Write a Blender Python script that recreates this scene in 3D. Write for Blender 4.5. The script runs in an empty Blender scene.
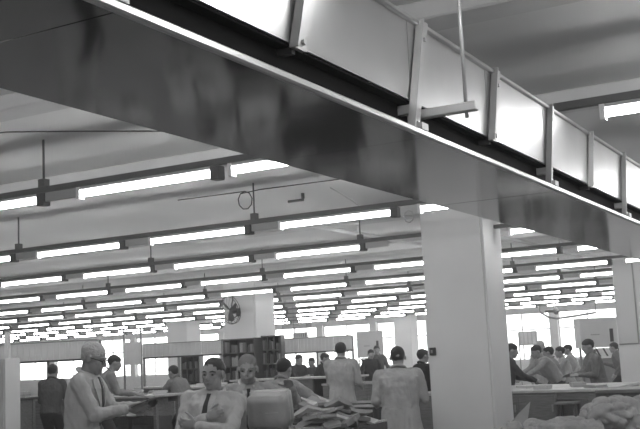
import bpy, bmesh, math, random
from mathutils import noise as mnoise
from math import sin, cos, pi, radians, atan, sqrt
from mathutils import Vector, Matrix
from mathutils.bvhtree import BVHTree

random.seed(7)
S = bpy.context.scene
COL = S.collection

# ------------------------------------------------------------------ camera
W, H, F_PX = 640, 429, 1019.0
PITCH, ROLL, HEAD = atan(140 / 1019.0), radians(2.8), radians(28.7)
CAM_Z = 1.58
FW = Vector((-sin(HEAD) * cos(PITCH), cos(HEAD) * cos(PITCH), sin(PITCH)))
R0 = Vector((cos(HEAD), sin(HEAD), 0.0))
U0 = R0.cross(FW)
RT = R0 * cos(ROLL) - U0 * sin(ROLL)
UP = U0 * cos(ROLL) + R0 * sin(ROLL)
CAM = Vector((0, 0, CAM_Z))
cam_d = bpy.data.cameras.new('camera')
cam_d.sensor_width = 36.0
cam_d.lens = 36.0 * F_PX / W
cam_d.clip_end = 300
cam_o = bpy.data.objects.new('camera', cam_d)
COL.objects.link(cam_o)
cam_o.matrix_world = Matrix((RT, UP, -FW)).transposed().to_4x4()
cam_o.location = CAM
S.camera = cam_o

# ------------------------------------------------------------------ world, exposure
wd = bpy.data.worlds.new('overcast_sky')
S.world = wd
wd.use_nodes = True
bg = wd.node_tree.nodes['Background']
bg.inputs[0].default_value = (1, 1, 1, 1)
bg.inputs[1].default_value = 3.0
S.view_settings.view_transform = 'Standard'
S.view_settings.look = 'None'
S.view_settings.gamma = 1.0
S.view_settings.use_curve_mapping = False
S.view_settings.exposure = 0.92
S.cycles.use_denoising = True
S.cycles.max_bounces = 8
S.cycles.diffuse_bounces = 5
S.cycles.glossy_bounces = 4
S.cycles.sample_clamp_indirect = 6.0
TUBE_POWER = 15.0


def at(px, py, d):
    """world point seen in direction (px, py) at real depth d (metres)"""
    return CAM + (FW + RT * ((px - W / 2) / F_PX) - UP * ((py - H / 2) / F_PX)) * d


def px_of(p):
    v = Vector(p) - CAM
    z = v.dot(FW)
    if z < 0.2:
        return (-999, -999, z)
    return (W / 2 + F_PX * v.dot(RT) / z, H / 2 - F_PX * v.dot(UP) / z, z)


# ------------------------------------------------------------------ materials (all neutral: a black and white picture)
MATS = {}


def mat(name, v, rough=0.6, metal=0.0, bump=0.0, bscale=30.0, var=0.08, vscale=4.0, spec=0.5, stretch=None):
    if name in MATS:
        return MATS[name]
    m = bpy.data.materials.new(name)
    m.use_nodes = True
    nt = m.node_tree
    b = nt.nodes['Principled BSDF']
    b.inputs['Roughness'].default_value = rough
    b.inputs['Metallic'].default_value = metal
    b.inputs['Specular IOR Level'].default_value = spec
    tc = nt.nodes.new('ShaderNodeTexCoord')
    src = tc.outputs['Object']
    if stretch:
        mp = nt.nodes.new('ShaderNodeMapping')
        mp.inputs['Scale'].default_value = stretch
        nt.links.new(src, mp.inputs['Vector'])
        src = mp.outputs['Vector']
    n = nt.nodes.new('ShaderNodeTexNoise')
    n.inputs['Scale'].default_value = vscale
    n.inputs['Detail'].default_value = 5
    nt.links.new(src, n.inputs['Vector'])
    cr = nt.nodes.new('ShaderNodeValToRGB')
    lo, hi = max(0, v * (1 - var)), min(1, v * (1 + var))
    cr.color_ramp.elements[0].position = 0.3
    cr.color_ramp.elements[1].position = 0.7
    cr.color_ramp.elements[0].color = (lo, lo, lo, 1)
    cr.color_ramp.elements[1].color = (hi, hi, hi, 1)
    nt.links.new(n.outputs['Fac'], cr.inputs['Fac'])
    nt.links.new(cr.outputs['Color'], b.inputs['Base Color'])
    if bump:
        n2 = nt.nodes.new('ShaderNodeTexNoise')
        n2.inputs['Scale'].default_value = bscale
        n2.inputs['Detail'].default_value = 3
        nt.links.new(src, n2.inputs['Vector'])
        bp = nt.nodes.new('ShaderNodeBump')
        bp.inputs['Strength'].default_value = bump
        bp.inputs['Distance'].default_value = 0.02
        nt.links.new(n2.outputs['Fac'], bp.inputs['Height'])
        nt.links.new(bp.outputs['Normal'], b.inputs['Normal'])
    MATS[name] = m
    return m


def emit(name, v, strength):
    m = bpy.data.materials.new(name)
    m.use_nodes = True
    nt = m.node_tree
    nt.nodes.clear()
    e = nt.nodes.new('ShaderNodeEmission')
    e.inputs[0].default_value = (v, v, v, 1)
    e.inputs[1].default_value = strength
    o = nt.nodes.new('ShaderNodeOutputMaterial')
    nt.links.new(e.outputs[0], o.inputs[0])
    return m


def glass(name):
    m = bpy.data.materials.new(name)
    m.use_nodes = True
    nt = m.node_tree
    nt.nodes.clear()
    t = nt.nodes.new('ShaderNodeBsdfTransparent')
    t.inputs[0].default_value = (0.93, 0.93, 0.93, 1)
    g = nt.nodes.new('ShaderNodeBsdfGlossy')
    g.inputs['Roughness'].default_value = 0.05
    mx = nt.nodes.new('ShaderNodeMixShader')
    mx.inputs[0].default_value = 0.05
    o = nt.nodes.new('ShaderNodeOutputMaterial')
    nt.links.new(t.outputs[0], mx.inputs[1])
    nt.links.new(g.outputs[0], mx.inputs[2])
    nt.links.new(mx.outputs[0], o.inputs[0])
    return m


M_CEIL = mat('painted_ceiling', 0.68, 0.8, var=0.05, vscale=0.6)
M_BEAM = mat('painted_beam', 0.58, 0.7, var=0.05)
M_WALL = mat('white_plaster', 0.75, 0.8, var=0.04)
M_COL = mat('painted_column', 0.72, 0.5, var=0.04, vscale=1.5)
M_FLOOR = mat('dark_floor', 0.20, 0.8, var=0.25, vscale=1.2, spec=0.15)
M_ALU = mat('sheet_aluminium', 0.56, 0.38, 1.0, bump=0.25, bscale=1.6, var=0.05)
M_TRAY = mat('polished_tray_steel', 0.32, 0.09, 1.0, bump=0.05, bscale=1.3, var=0.05, stretch=(1, 0.6, 1))
M_LIP = mat('tray_lip_aluminium', 0.62, 0.35, 1.0, var=0.03)
M_RIB = mat('rib_steel', 0.55, 0.5, 0.7, var=0.06)
M_BLACK = mat('black_rubber_and_shade', 0.012, 0.8, spec=0.1)  # rubber parts, and the painted shade in the gap under the trough
M_DARK = mat('dark_iron', 0.05, 0.5, 0.3)
M_TRUNK = mat('trunking_enamel', 0.13, 0.5)
M_GEAR = mat('grey_enamel', 0.45, 0.45)
M_BOX = mat('dark_gear_box', 0.10, 0.5)
M_WHITE = mat('white_enamel', 0.75, 0.4)
M_TUBE = emit('lit_tube', 1.0, TUBE_POWER)
M_GLASS = glass('window_glass')
M_WOOD = mat('dull_bench_wood', 0.17, 0.55, bump=0.1, var=0.25, vscale=6, stretch=(1, 8, 8))
M_WOODD = mat('dark_bench_wood', 0.055, 0.5, bump=0.1, var=0.3, vscale=6, stretch=(8, 8, 1))
M_TOP = mat('worn_pale_top', 0.48, 0.5, var=0.15, vscale=5)
M_FASC = mat('pale_fascia', 0.66, 0.5, var=0.06)
M_PANEL = mat('pale_grey_panel', 0.60, 0.5, var=0.03)
M_STEEL = mat('grey_steel', 0.30, 0.45, 0.4)
M_PAPER = mat('paper', 0.62, 0.7, var=0.1)
M_KRAFT = mat('kraft_paper', 0.42, 0.7, bump=0.3, bscale=14, var=0.12)
M_SACK = mat('canvas_sack', 0.38, 0.9, bump=0.6, bscale=16, var=0.18, vscale=7)
M_SKIN = mat('skin', 0.30, 0.5, var=0.05)
M_HAIRD = mat('dark_hair', 0.02, 0.5, bump=0.5, bscale=90)
M_HAIRG = mat('grey_hair', 0.45, 0.6, bump=0.5, bscale=90)
M_HAIRL = mat('fair_hair', 0.19, 0.6, bump=0.5, bscale=90)
M_TROU = mat('dark_trousers', 0.04, 0.8, bump=0.3, bscale=12)
M_SHOE = mat('black_shoe', 0.02, 0.35)
M_TIE = mat('dark_tie', 0.02, 0.6)


def cloth(v):
    return mat('cloth_%02d' % round(v * 100), v, 0.85, bump=0.55, bscale=11, var=0.09, vscale=9, spec=0.2)


# ------------------------------------------------------------------ mesh helpers
def link(o, parent=None):
    COL.objects.link(o)
    if parent is not None:
        o.parent = parent
    return o


def mesh_obj(name, verts, faces, m, parent=None, smooth=False):
    me = bpy.data.meshes.new(name)
    me.from_pydata([tuple(v) for v in verts], [], faces)
    me.update()
    if m:
        me.materials.append(m)
    if smooth:
        me.polygons.foreach_set('use_smooth', [True] * len(me.polygons))
    return link(bpy.data.objects.new(name, me), parent)


def bm_obj(name, bm, m, parent=None, smooth=False):
    bmesh.ops.recalc_face_normals(bm, faces=bm.faces)
    me = bpy.data.meshes.new(name)
    bm.to_mesh(me)
    bm.free()
    if m:
        me.materials.append(m)
    if smooth:
        me.polygons.foreach_set('use_smooth', [True] * len(me.polygons))
    return link(bpy.data.objects.new(name, me), parent)


def box(bm, x0, x1, y0, y1, z0, z1, mx=None):
    vs = [bm.verts.new((mx @ Vector(p)) if mx else p) for p in
          ((x0, y0, z0), (x1, y0, z0), (x1, y1, z0), (x0, y1, z0), (x0, y0, z1), (x1, y0, z1), (x1, y1, z1), (x0, y1, z1))]
    for f in ((0, 3, 2, 1), (4, 5, 6, 7), (0, 1, 5, 4), (1, 2, 6, 5), (2, 3, 7, 6), (3, 0, 4, 7)):
        bm.faces.new([vs[i] for i in f])


def boxes(name, lst, m, parent=None, bevel=0.0):
    bm = bmesh.new()
    for b in lst:
        box(bm, *b)
    if bevel:
        bmesh.ops.bevel(bm, geom=list(bm.edges), offset=bevel, segments=1, affect='EDGES')
    return bm_obj(name, bm, m, parent)


def tube(bm, pts, r, n=8, closed=False, caps=True):
    pts = [Vector(p) for p in pts]
    rings = []
    N = len(pts)
    prev = None
    for i, p in enumerate(pts):
        if closed:
            d = pts[(i + 1) % N] - pts[i - 1]
        else:
            d = pts[min(i + 1, N - 1)] - pts[max(i - 1, 0)]
        d.normalize()
        a = prev if prev is not None else (Vector((0, 0, 1)) if abs(d.z) < 0.9 else Vector((1, 0, 0)))
        u = (a - d * a.dot(d)).normalized()
        prev = u
        w = d.cross(u)
        rr = r[i] if isinstance(r, (list, tuple)) else r
        rings.append([bm.verts.new(p + (u * cos(2 * pi * k / n) + w * sin(2 * pi * k / n)) * rr) for k in range(n)])
    m = N if closed else N - 1
    for i in range(m):
        a, b = rings[i], rings[(i + 1) % N]
        for k in range(n):
            bm.faces.new((a[k], a[(k + 1) % n], b[(k + 1) % n], b[k]))
    if not closed and caps:
        bm.faces.new(rings[0][::-1])
        bm.faces.new(rings[-1])


def tubes(name, lst, m, parent=None, n=8):
    bm = bmesh.new()
    for pts, r in lst:
        tube(bm, pts, r, n)
    return bm_obj(name, bm, m, parent, smooth=True)


def ruffle(me, fn):
    """push every vertex along its normal by fn(position)"""
    n = len(me.vertices)
    co, no = [0.0] * (3 * n), [0.0] * (3 * n)
    me.vertices.foreach_get('co', co)
    me.vertices.foreach_get('normal', no)
    for i in range(n):
        k = 3 * i
        d = fn(co[k], co[k + 1], co[k + 2])
        co[k] += no[k] * d
        co[k + 1] += no[k + 1] * d
        co[k + 2] += no[k + 2] * d
    me.vertices.foreach_set('co', co)
    me.update()


def thing(name, label, cat, loc=(0, 0, 0), rz=0.0, group=None):
    o = bpy.data.objects.new(name, None)
    o.empty_display_size = 0.1
    o.location = loc
    o.rotation_euler = (0, 0, rz)
    link(o)
    return tag(o, label, cat, group)


def tag(o, label, cat, group=None, kind=None):
    o['label'] = label
    o['category'] = cat
    if group:
        o['group'] = group
    if kind:
        o['kind'] = kind
    return o


def struct(o, label=None):
    o['kind'] = 'structure'
    if label:
        o['label'] = label
    return o


def copy_tree(o, parent=None):
    c = o.copy()
    link(c, parent)
    for ch in list(o.children):
        copy_tree(ch, c)
    return c


ORD = ['first', 'second', 'third', 'fourth', 'fifth', 'sixth', 'seventh', 'eighth', 'ninth', 'tenth', 'eleventh', 'twelfth',
       'thirteenth', 'fourteenth', 'fifteenth', 'sixteenth', 'seventeenth', 'eighteenth', 'nineteenth', 'twentieth',
       'twenty-first', 'twenty-second', 'twenty-third', 'twenty-fourth', 'twenty-fifth', 'twenty-sixth']

# ------------------------------------------------------------------ the hall
XL, XR, YF, YB, ZC = -50.0, 5.0, -5.0, 46.0, 3.6
struct(boxes('floor', [(XL, XR, YF, YB, -0.2, 0)], M_FLOOR), 'dark hall floor')
struct(boxes('ceiling', [(XL, XR, YF, YB, ZC, ZC + 0.2)], M_CEIL), 'flat painted ceiling above the lamp rows')
struct(boxes('wall_left', [(XL - 0.2, XL, YF, YB, 0, ZC)], M_WALL), 'pale plaster wall at the far left')
struct(boxes('wall_front', [(XL, XR, YF - 0.2, YF, 0, ZC)], M_WALL), 'pale plaster wall behind the viewer')


def window_wall(name, label, axis, pos, a0, a1, n, thick, z0=0.85, z1=3.05, pier=0.35):
    """wall with a row of glazed windows; axis 'x' = wall runs along X at y=pos, 'y' = runs along Y at x=pos"""
    def bx(u0, u1, w0, w1, zz0, zz1):
        return (u0, u1, w0, w1, zz0, zz1) if axis == 'x' else (w0, w1, u0, u1, zz0, zz1)
    step = (a1 - a0) / n
    lst = [bx(a0, a1, pos, pos + thick, 0, z0), bx(a0, a1, pos, pos + thick, z1, ZC)]
    for i in range(n + 1):
        c = a0 + i * step
        lst.append(bx(max(a0, c - pier / 2), min(a1, c + pier / 2), pos, pos + thick, z0, z1))
    struct(boxes(name, lst, M_WALL), label)
    for i in range(n):
        u0, u1 = a0 + i * step + pier / 2, a0 + (i + 1) * step - pier / 2
        global WIN
        WIN += 1
        y0, y1 = pos + thick * 0.35, pos + thick * 0.35 + 0.06
        f = [bx(u0, u0 + 0.07, y0, y1, z0, z1), bx(u1 - 0.07, u1, y0, y1, z0, z1),
             bx(u0 + 0.07, u1 - 0.07, y0, y1, z0, z0 + 0.07), bx(u0 + 0.07, u1 - 0.07, y0, y1, z1 - 0.07, z1)]
        um, zm = (u0 + u1) / 2, z0 + (z1 - z0) * 0.64
        f.append(bx(um - 0.03, um + 0.03, y0, y1, z0 + 0.07, z1 - 0.07))
        f.append(bx(u0 + 0.07, um - 0.03, y0, y1, zm - 0.03, zm + 0.03))
        f.append(bx(um + 0.03, u1 - 0.07, y0, y1, zm - 0.03, zm + 0.03))
        w = struct(boxes('window_%d' % WIN, f, M_WHITE), 'bright daylit window in the %s' % label)
        ym = (y0 + y1) / 2
        for (p0, p1) in ((u0 + 0.07, um - 0.03), (um + 0.03, u1 - 0.07)):
            for (q0, q1) in ((z0 + 0.07, zm - 0.03), (zm + 0.03, z1 - 0.07)):
                boxes('pane', [bx(p0, p1, ym - 0.003, ym + 0.003, q0, q1)], M_GLASS, w)


WIN = 0
window_wall('wall_back', 'far end wall with a row of windows', 'x', YB, XL, XR, 18, 0.3)
struct(boxes('wall_right', [(XR, XR + 0.2, YF, YB, 0, ZC)], M_WALL), 'pale plaster wall right of the viewer')

for k, (y0, y1, z0) in enumerate([(5.33, 5.6, 3.48), (8.0, 8.35, 3.48), (13.0, 13.4, 3.45), (17.4, 17.8, 3.45), (21.9, 22.3, 3.45),
                                  (26.2, 26.6, 3.45), (31.0, 31.4, 3.45), (36, 36.4, 3.45), (41, 41.4, 3.45), (0.6, 0.95, 3.48)]):
    struct(boxes('trim_%d' % (k + 1), [(XL, XR, y0, y1, z0, ZC)], M_BEAM, bevel=0.012), 'shallow ceiling beam crossing the hall')


def column(px_x, y, w, label, d=None):
    d = d or w
    bm = bmesh.new()
    box(bm, px_x, px_x + w, y, y + d, 0, ZC)
    bmesh.ops.bevel(bm, geom=[e for e in bm.edges if abs(e.verts[0].co.z - e.verts[1].co.z) > 1], offset=0.03, segments=2, affect='EDGES')
    o = bm_obj('column', bm, M_COL)
    struct(o, label)
    boxes('plinth', [(px_x - 0.015, px_x + w + 0.015, y - 0.015, y + d + 0.015, 0, 0.15)], M_GEAR, o)
    return o


C1 = column(-5.29, 12.4, 0.86, 'large square column beside the overhead conveyor in the middle right', 0.74)
C2 = column(-14.70, 21.5, 0.95, 'square column carrying a wall fan behind two dark racks')
C3 = column(-4.97, 21.72, 0.90, 'square column at the right edge with a pale door panel')
column(-19.08, 41.1, 0.80, 'narrow far column above the man with receding dark hair')
column(-24.8, 32.3, 0.95, 'far column left of the wall fan')
column(-23.2, 12.6, 0.90, 'column beyond the left edge')
column(-33.0, 23.0, 0.90, 'far column at the left behind the cabinet')

# fittings on the columns (things fixed to them)
sb = thing('switch_box', 'small dark switch box on the large column', 'switch', (-5.29, 12.4, 1.5))
boxes('case', [(0.04, 0.12, -0.045, 0.0, 0.0, 0.1)], M_DARK, sb, 0.006)
boxes('lever', [(0.07, 0.09, -0.065, -0.045, 0.03, 0.07)], M_STEEL, sb)
cb = thing('conduit_pipe', 'thin pipe running down the far right column corner', 'pipe', (0, 0, 0))
tubes('pipe_run', [([(-4.10, 21.70, 0.3), (-4.10, 21.70, 3.58)], 0.014)], M_STEEL, cb)
for zz in (1.0, 2.4):
    boxes('pipe_clip', [(-4.125, -4.075, 21.685, 21.72, zz, zz + 0.03)], M_GEAR, cb)
dp = thing('hatch_cover', 'pale panel fixed high on the column at right edge', 'hatch', (-4.97, 21.72, 1.5))
boxes('sheet', [(0.03, 0.42, -0.03, -0.002, 0.0, 1.75)], M_PANEL, dp, 0.008)
boxes('edge_strip', [(0.42, 0.44, -0.04, -0.002, -0.02, 1.75), (0.03, 0.42, -0.04, -0.002, -0.02, 0.0)], M_STEEL, dp)

# ------------------------------------------------------------------ overhead conveyor
cv = thing('overhead_conveyor', 'overhead aluminium conveyor trough with polished underside running diagonally overhead', 'conveyor')
XA, XB, XW, ZT = -2.42, -1.66, -1.70, 2.48
Y0, Y1 = -4.5, 31.0
long_y = [3.98 + 2.0 * k for k in range(-4, 14)]
short_y = [2.97 + 2.0 * k for k in range(-3, 14)]
all_y = sorted(long_y + short_y)
for i in range(len(long_y) - 1):
    a, b = long_y[i], long_y[i + 1]
    bm = bmesh.new()
    nx, ny = 6, 12
    tl = random.uniform(-0.003, 0.003)
    g = [[[bm.verts.new((XA + (XB - XA) * u / nx, a + 0.004 + (b - a - 0.008) * v / ny,
                         ZT + tl * (v / ny - 0.5) + 0.0009 * sin(v * 0.7 + i) * sin(pi * u / nx) + dz))
           for v in range(ny + 1)] for u in range(nx + 1)] for dz in (0, 0.006)]
    for u in range(nx):
        for v in range(ny):
            bm.faces.new((g[0][u][v], g[0][u][v + 1], g[0][u + 1][v + 1], g[0][u + 1][v]))
            bm.faces.new((g[1][u][v], g[1][u + 1][v], g[1][u + 1][v + 1], g[1][u][v + 1]))
    for v in range(ny):
        for u in (0, nx):
            bm.faces.new((g[0][u][v], g[0][u][v + 1], g[1][u][v + 1], g[1][u][v]))
    for u in range(nx):
        for v in (0, ny):
            bm.faces.new((g[0][u][v], g[0][u + 1][v], g[1][u + 1][v], g[1][u][v]))
    bm.normal_update()
    for e in bm.edges:
        e.smooth = e.calc_face_angle(0) < 0.6
    bm_obj('tray_plate', bm, M_TRAY, cv, smooth=True)
boxes('tray_lip', [(XB, XB + 0.028, Y0, Y1, ZT - 0.004, ZT + 0.025)], M_LIP, cv, 0.006)
boxes('tray_flange', [(XA - 0.004, XA, Y0, Y1, ZT + 0.008, ZT + 0.04)], M_RIB, cv)
for i in range(len(all_y) - 1):
    a, b = all_y[i], all_y[i + 1]
    boxes('side_panel', [(XW - 0.012, XW + random.uniform(-0.002, 0.002), a + 0.003, b - 0.003, 2.65, 3.01)], M_ALU, cv)
    boxes('side_panel', [(XA + 0.02, XA + 0.032, a + 0.003, b - 0.003, 2.65, 3.01)], M_ALU, cv)
boxes('trough_floor', [(XA + 0.03, XW - 0.012, Y0, Y1, 2.64, 2.655)], M_BLACK, cv)  # coloured black so the gap seen from below looks shaded
boxes('belt', [(XA + 0.06, XW - 0.04, Y0, Y1, 2.70, 2.712)], M_BLACK, cv)
boxes('gap_shade_strip', [(XW - 0.10, XW - 0.06, Y0, Y1, 2.52, 2.64)], M_BLACK, cv)  # black strip standing in for the shade between tray and trough
boxes('top_rail', [(XW - 0.025, XW + 0.02, Y0, Y1, 3.01, 3.032)], M_LIP, cv, 0.004)
boxes('top_rail', [(XA + 0.01, XA + 0.055, Y0, Y1, 3.01, 3.032)], M_LIP, cv, 0.004)
for k, y in enumerate(all_y):
    lng = y in long_y
    zb = 2.515 if lng else 2.63
    rb = boxes('rib', [(XW + 0.004, XW + 0.022, y - 0.045, y + 0.045, zb, 3.04), (XW + 0.022, XW + 0.04, y - 0.045, y - 0.035, zb, 3.04)], M_RIB, cv)
    for v in rb.data.vertices:                       # the ribs lean along the run
        v.co.y += 0.33 * (v.co.z - 2.6)
    boxes('rib', [(XA - 0.002, XA + 0.018, y - 0.04, y + 0.04, zb, 3.04)], M_RIB, cv)
    for zz in ((zb + 0.03), 2.95):
        bm = bmesh.new()
        yy = y + 0.01 + 0.33 * (zz - 2.6)
        tube(bm, [(XW + 0.02, yy, zz), (XW + 0.034, yy, zz)], 0.012, 6)
        bm_obj('bolt', bm, M_LIP, rb)
    if lng:
        boxes('cross_bar', [(XA + 0.02, XW + 0.01, y - 0.02, y + 0.02, 2.59, 2.63)], M_RIB, cv)
        boxes('foot_bracket', [(XW + 0.005, XW + 0.05, y - 0.02, y + 0.05, 2.515, 2.545)], M_RIB, cv)
    else:
        boxes('cross_bar', [(XA + 0.02, XW + 0.0, y - 0.012, y + 0.012, 2.615, 2.64)], M_DARK, cv)
boxes('hanger_bar', [(XW - 0.3, -1.44, 4.06, 4.10, 2.585, 2.625)], M_RIB, cv, 0.004)
tubes('hanger_rod', [([(-1.49, 4.08, 2.56), (-1.49, 4.08, ZC)], 0.009)], M_RIB, cv)
for y in (12.0, 20.0, 28.0):
    boxes('hanger_bar', [(XW - 0.3, -1.47, y - 0.02, y + 0.02, 2.585, 2.625)], M_RIB, cv, 0.004)
    tubes('hanger_rod', [([(-1.53, y, 2.56), (-1.53, y, ZC)], 0.009)], M_RIB, cv)

# ------------------------------------------------------------------ lamp rows
ROW_Y = [-2.9, 0.3, 3.45, 6.65, 9.92, 12.88, 16.2, 19.6, 22.9, 26.2, 29.5, 32.6, 35.9, 39.2]
FIRST = 3          # ROW_Y index of the nearest row in view
PITCH_X, LEN = 1.87, 1.38
ZTUBE, ZTR = 3.055, 3.15
bm = bmesh.new()
tube(bm, [(0, 0, 0), (LEN, 0, 0)], 0.026, 10)
TUBE_ME = bm_obj('lamp_tube', bm, M_TUBE, None, True)
bm = bmesh.new()
box(bm, -0.02, LEN + 0.02, -0.03, 0.03, 0.035, 0.059)
BATTEN = bm_obj('batten', bm, M_GEAR)
bm = bmesh.new()
box(bm, -0.035, 0.0, -0.035, 0.035, -0.045, 0.059)
HOLDER = bm_obj('lamp_holder', bm, M_WHITE)
bm = bmesh.new()
box(bm, LEN, LEN + 0.085, -0.05, 0.05, -0.055, 0.059)
bmesh.ops.bevel(bm, geom=list(bm.edges), offset=0.008, segments=1, affect='EDGES')
GEARBOX = bm_obj('gear_box', bm, M_BOX)
bm = bmesh.new()
box(bm, LEN + 0.085, PITCH_X - 0.05, -0.02, 0.02, -0.02, 0.059)
COVER = bm_obj('wiring_cover', bm, M_GEAR)
LAMP_PARTS = [TUBE_ME, BATTEN, HOLDER, GEARBOX, COVER]
MISSING = {(5, -4.03)}
for ri, y in enumerate(ROW_Y):
    xmin = max(-48.0, -1.06 * max(y, 3) - 3.0)
    xs = []
    n = 0
    x = -5.93
    while x - PITCH_X > xmin:
        x -= PITCH_X
    while x < 3.0:
        # keep clear of columns
        bad = any(cx - 1.55 < x < cx + w + 0.1 and cy - 0.1 < y < cy + w + 0.1 for cx, cy, w in
                  ((-5.29, 12.4, .86), (-14.7, 21.5, .95), (-4.97, 21.72, .9), (-23.2, 12.6, .9), (-33, 23, .9), (-24.8, 32.3, .95), (-19.08, 41.1, .8)))
        if ri == FIRST and x < -5.9:
            x_use = x - 0.05
        elif ri == FIRST and abs(x + 4.06) < 0.1:
            x_use = -4.40
        elif abs(x + 4.06) < 0.1:
            x_use = -4.2
        elif abs(x + 2.19) < 0.1:
            x_use = -1.47          # right of the conveyor trough
        elif x > -1:
            x_use = x + 0.55
        else:
            x_use = x
        if not bad:
            xs.append(x_use)
        x += PITCH_X
    vis = []
    for x in xs:
        a, b = px_of((x, y, ZTUBE)), px_of((x + LEN, y, ZTUBE))
        if a[2] > 0.3 and b[2] > 0.3 and b[0] > 2 and a[0] < 638 and a[1] > 2 and b[1] > 2:
            vis.append(x)
    seen = left = right = 0
    rown = ri - FIRST
    for x in xs:
        if x in vis:
            lab = 'lit fluorescent lamp in %s row from the front, %s from the left' % (ORD[rown], ORD[seen])
            seen += 1
        elif rown >= 0 and seen == 0:
            lab = 'lit fluorescent lamp past the left edge in %s row, %s outward' % (ORD[rown], ORD[min(left, 25)])
            left += 1
        elif rown >= 0:
            lab = 'lit fluorescent lamp past the right edge in %s row, %s outward' % (ORD[rown], ORD[min(right, 25)])
            right += 1
        else:
            lab = 'lit fluorescent lamp overhead out of view in %s near row, %s along' % (ORD[ri], ORD[min(left, 25)])
            left += 1
        t = thing('fluorescent_lamp', lab, 'lamp', (x, y, ZTUBE), 0, 'fluorescent lamps in rows')
        for p in LAMP_PARTS:
            if p is COVER and (x in (-4.40, -4.2, -1.47) or abs(x + 5.95) < 0.1):
                continue           # last lamp before the conveyor or close-coupled pair
            c = p.copy()
            link(c, t)
    x0, x1 = xs[0] - 0.3, xs[-1] + PITCH_X
    lab = ('dark lighting trunking carrying the %s lamp row from the front' % ORD[rown]) if rown >= 0 else \
        'dark lighting trunking out of view overhead, %s near row' % ORD[ri]
    tr = thing('lighting_trunking', lab, 'trunking', (0, y, 0), 0, 'lighting trunking rails')
    boxes('rail', [(x0, x1, -0.028, 0.028, ZTR - 0.03, ZTR + 0.02)], M_TRUNK, tr)
    xr = -6.30 if ri == FIRST + 1 else -6.42
    while xr - 3.74 > x0:
        xr -= 3.74
    while xr < x1:
        inside = any(cx - .05 < xr < cx + w + .05 and cy - .05 < y < cy + w + .05 for cx, cy, w in ((-5.29, 12.4, .86), (-14.7, 21.5, .95)))
        if not inside:
            tubes('drop_rod', [([(xr, 0, ZTR + 0.03), (xr, 0, ZC)], 0.011)], M_TRUNK, tr, 6)
            boxes('rod_clamp', [(xr - 0.035, xr + 0.035, -0.035, 0.035, ZTR + 0.02, ZTR + 0.09)], M_TRUNK, tr)
        xr += 3.74
for p in LAMP_PARTS:
    bpy.data.objects.remove(p)

# ------------------------------------------------------------------ pipes and cables under the ceiling
def pipe_thing(name, label, pts, r, m, clips=()):
    t = thing(name, label, 'pipe' if 'pipe' in name else 'cable')
    tubes(name + '_run', [(pts, r)], m, t)
    for c in clips:
        boxes('clip', [(c[0] - .02, c[0] + .02, c[1] - .02, c[1] + .02, c[2], ZC)], m, t)
    return t


pipe_thing('ceiling_pipe', 'pale pipe running diagonally below the ceiling, left of the large column', [(-7.0, 12.5, 3.4), (-7.0, 28.0, 3.4)], 0.03, M_WALL,
           [(-7.0, 14, 3.4), (-7.0, 18, 3.4), (-7, 22, 3.4)])
pipe_thing('ceiling_pipe', 'grey pipe below the ceiling just right of the large column', [(-5.55, 13.6, 3.4), (-5.55, 30.0, 3.4)], 0.03, M_GEAR,
           [(-5.55, 15, 3.4), (-5.55, 20, 3.4)])
pipe_thing('ceiling_cable', 'thin dark cable strung beside the nearest drop rod at left', [(-9.5, 6.0, 3.585), (-6.9, 6.02, 3.575), (-6.3, 6.1, 3.56), (-5.8, 6.5, 3.56), (-5.3, 7.0, 3.57), (-4.5, 7.1, 3.585)], 0.006, M_DARK)
bmc = [(-7.6, 10.2, 3.58), (-6.7, 10.2, 3.57)]
loop = [(-6.6 + 0.1 * cos(a * 0.7 - 1.6), 10.2, 3.46 + 0.11 * sin(a * 0.7 + 1.6)) for a in range(0, 18)]
pipe_thing('ceiling_cable', 'dark cable with a hanging coil loop beside the second drop rod', bmc + loop + [(-6.4, 10.22, 3.57), (-5.4, 10.35, 3.585), (-4.3, 10.4, 3.58)], 0.007, M_DARK)
loop = [(-5.35 + 0.07 * cos(a * 0.8), 12.2, 3.32 + 0.08 * sin(a * 0.8)) for a in range(0, 16)]
pipe_thing('ceiling_cable', 'pale bent cable ending in a loop near the tray edge', [(-5.75, 10.8, 3.58), (-5.78, 11.0, 3.57), (-6.0, 11.9, 3.56), (-5.9, 12.1, 3.4), (-5.6, 12.2, 3.36)] + loop, 0.008, M_GEAR)
cbx = thing('ceiling_bracket', 'small pale L-shaped bracket on the ceiling behind the coil', 'bracket', (-6.47, 11.0, 3.5))
boxes('arm', [(0, 0.22, -0.015, 0.015, 0, 0.03)], M_DARK, cbx)
boxes('stem', [(0.2, 0.23, -0.015, 0.015, 0.03, 0.1)], M_DARK, cbx)

# ------------------------------------------------------------------ people
def ellipsoid(c, r, axes=None, n=16, m=10):
    c = Vector(c)
    ax = axes or (Vector((1, 0, 0)), Vector((0, 1, 0)), Vector((0, 0, 1)))
    V = [c - ax[2] * r[2]]
    for j in range(1, m):
        th = pi * j / m
        for i in range(n):
            a = 2 * pi * i / n
            V.append(c + ax[0] * (r[0] * sin(th) * cos(a)) + ax[1] * (r[1] * sin(th) * sin(a)) - ax[2] * (r[2] * cos(th)))
    V.append(c + ax[2] * r[2])
    Fc = [(0, 1 + (i + 1) % n, 1 + i) for i in range(n)]
    for j in range(m - 2):
        for i in range(n):
            a = 1 + j * n
            Fc.append((a + i, a + (i + 1) % n, a + n + (i + 1) % n, a + n + i))
    a = 1 + (m - 2) * n
    Fc += [(a + i, a + (i + 1) % n, len(V) - 1) for i in range(n)]
    return V, Fc


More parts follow.
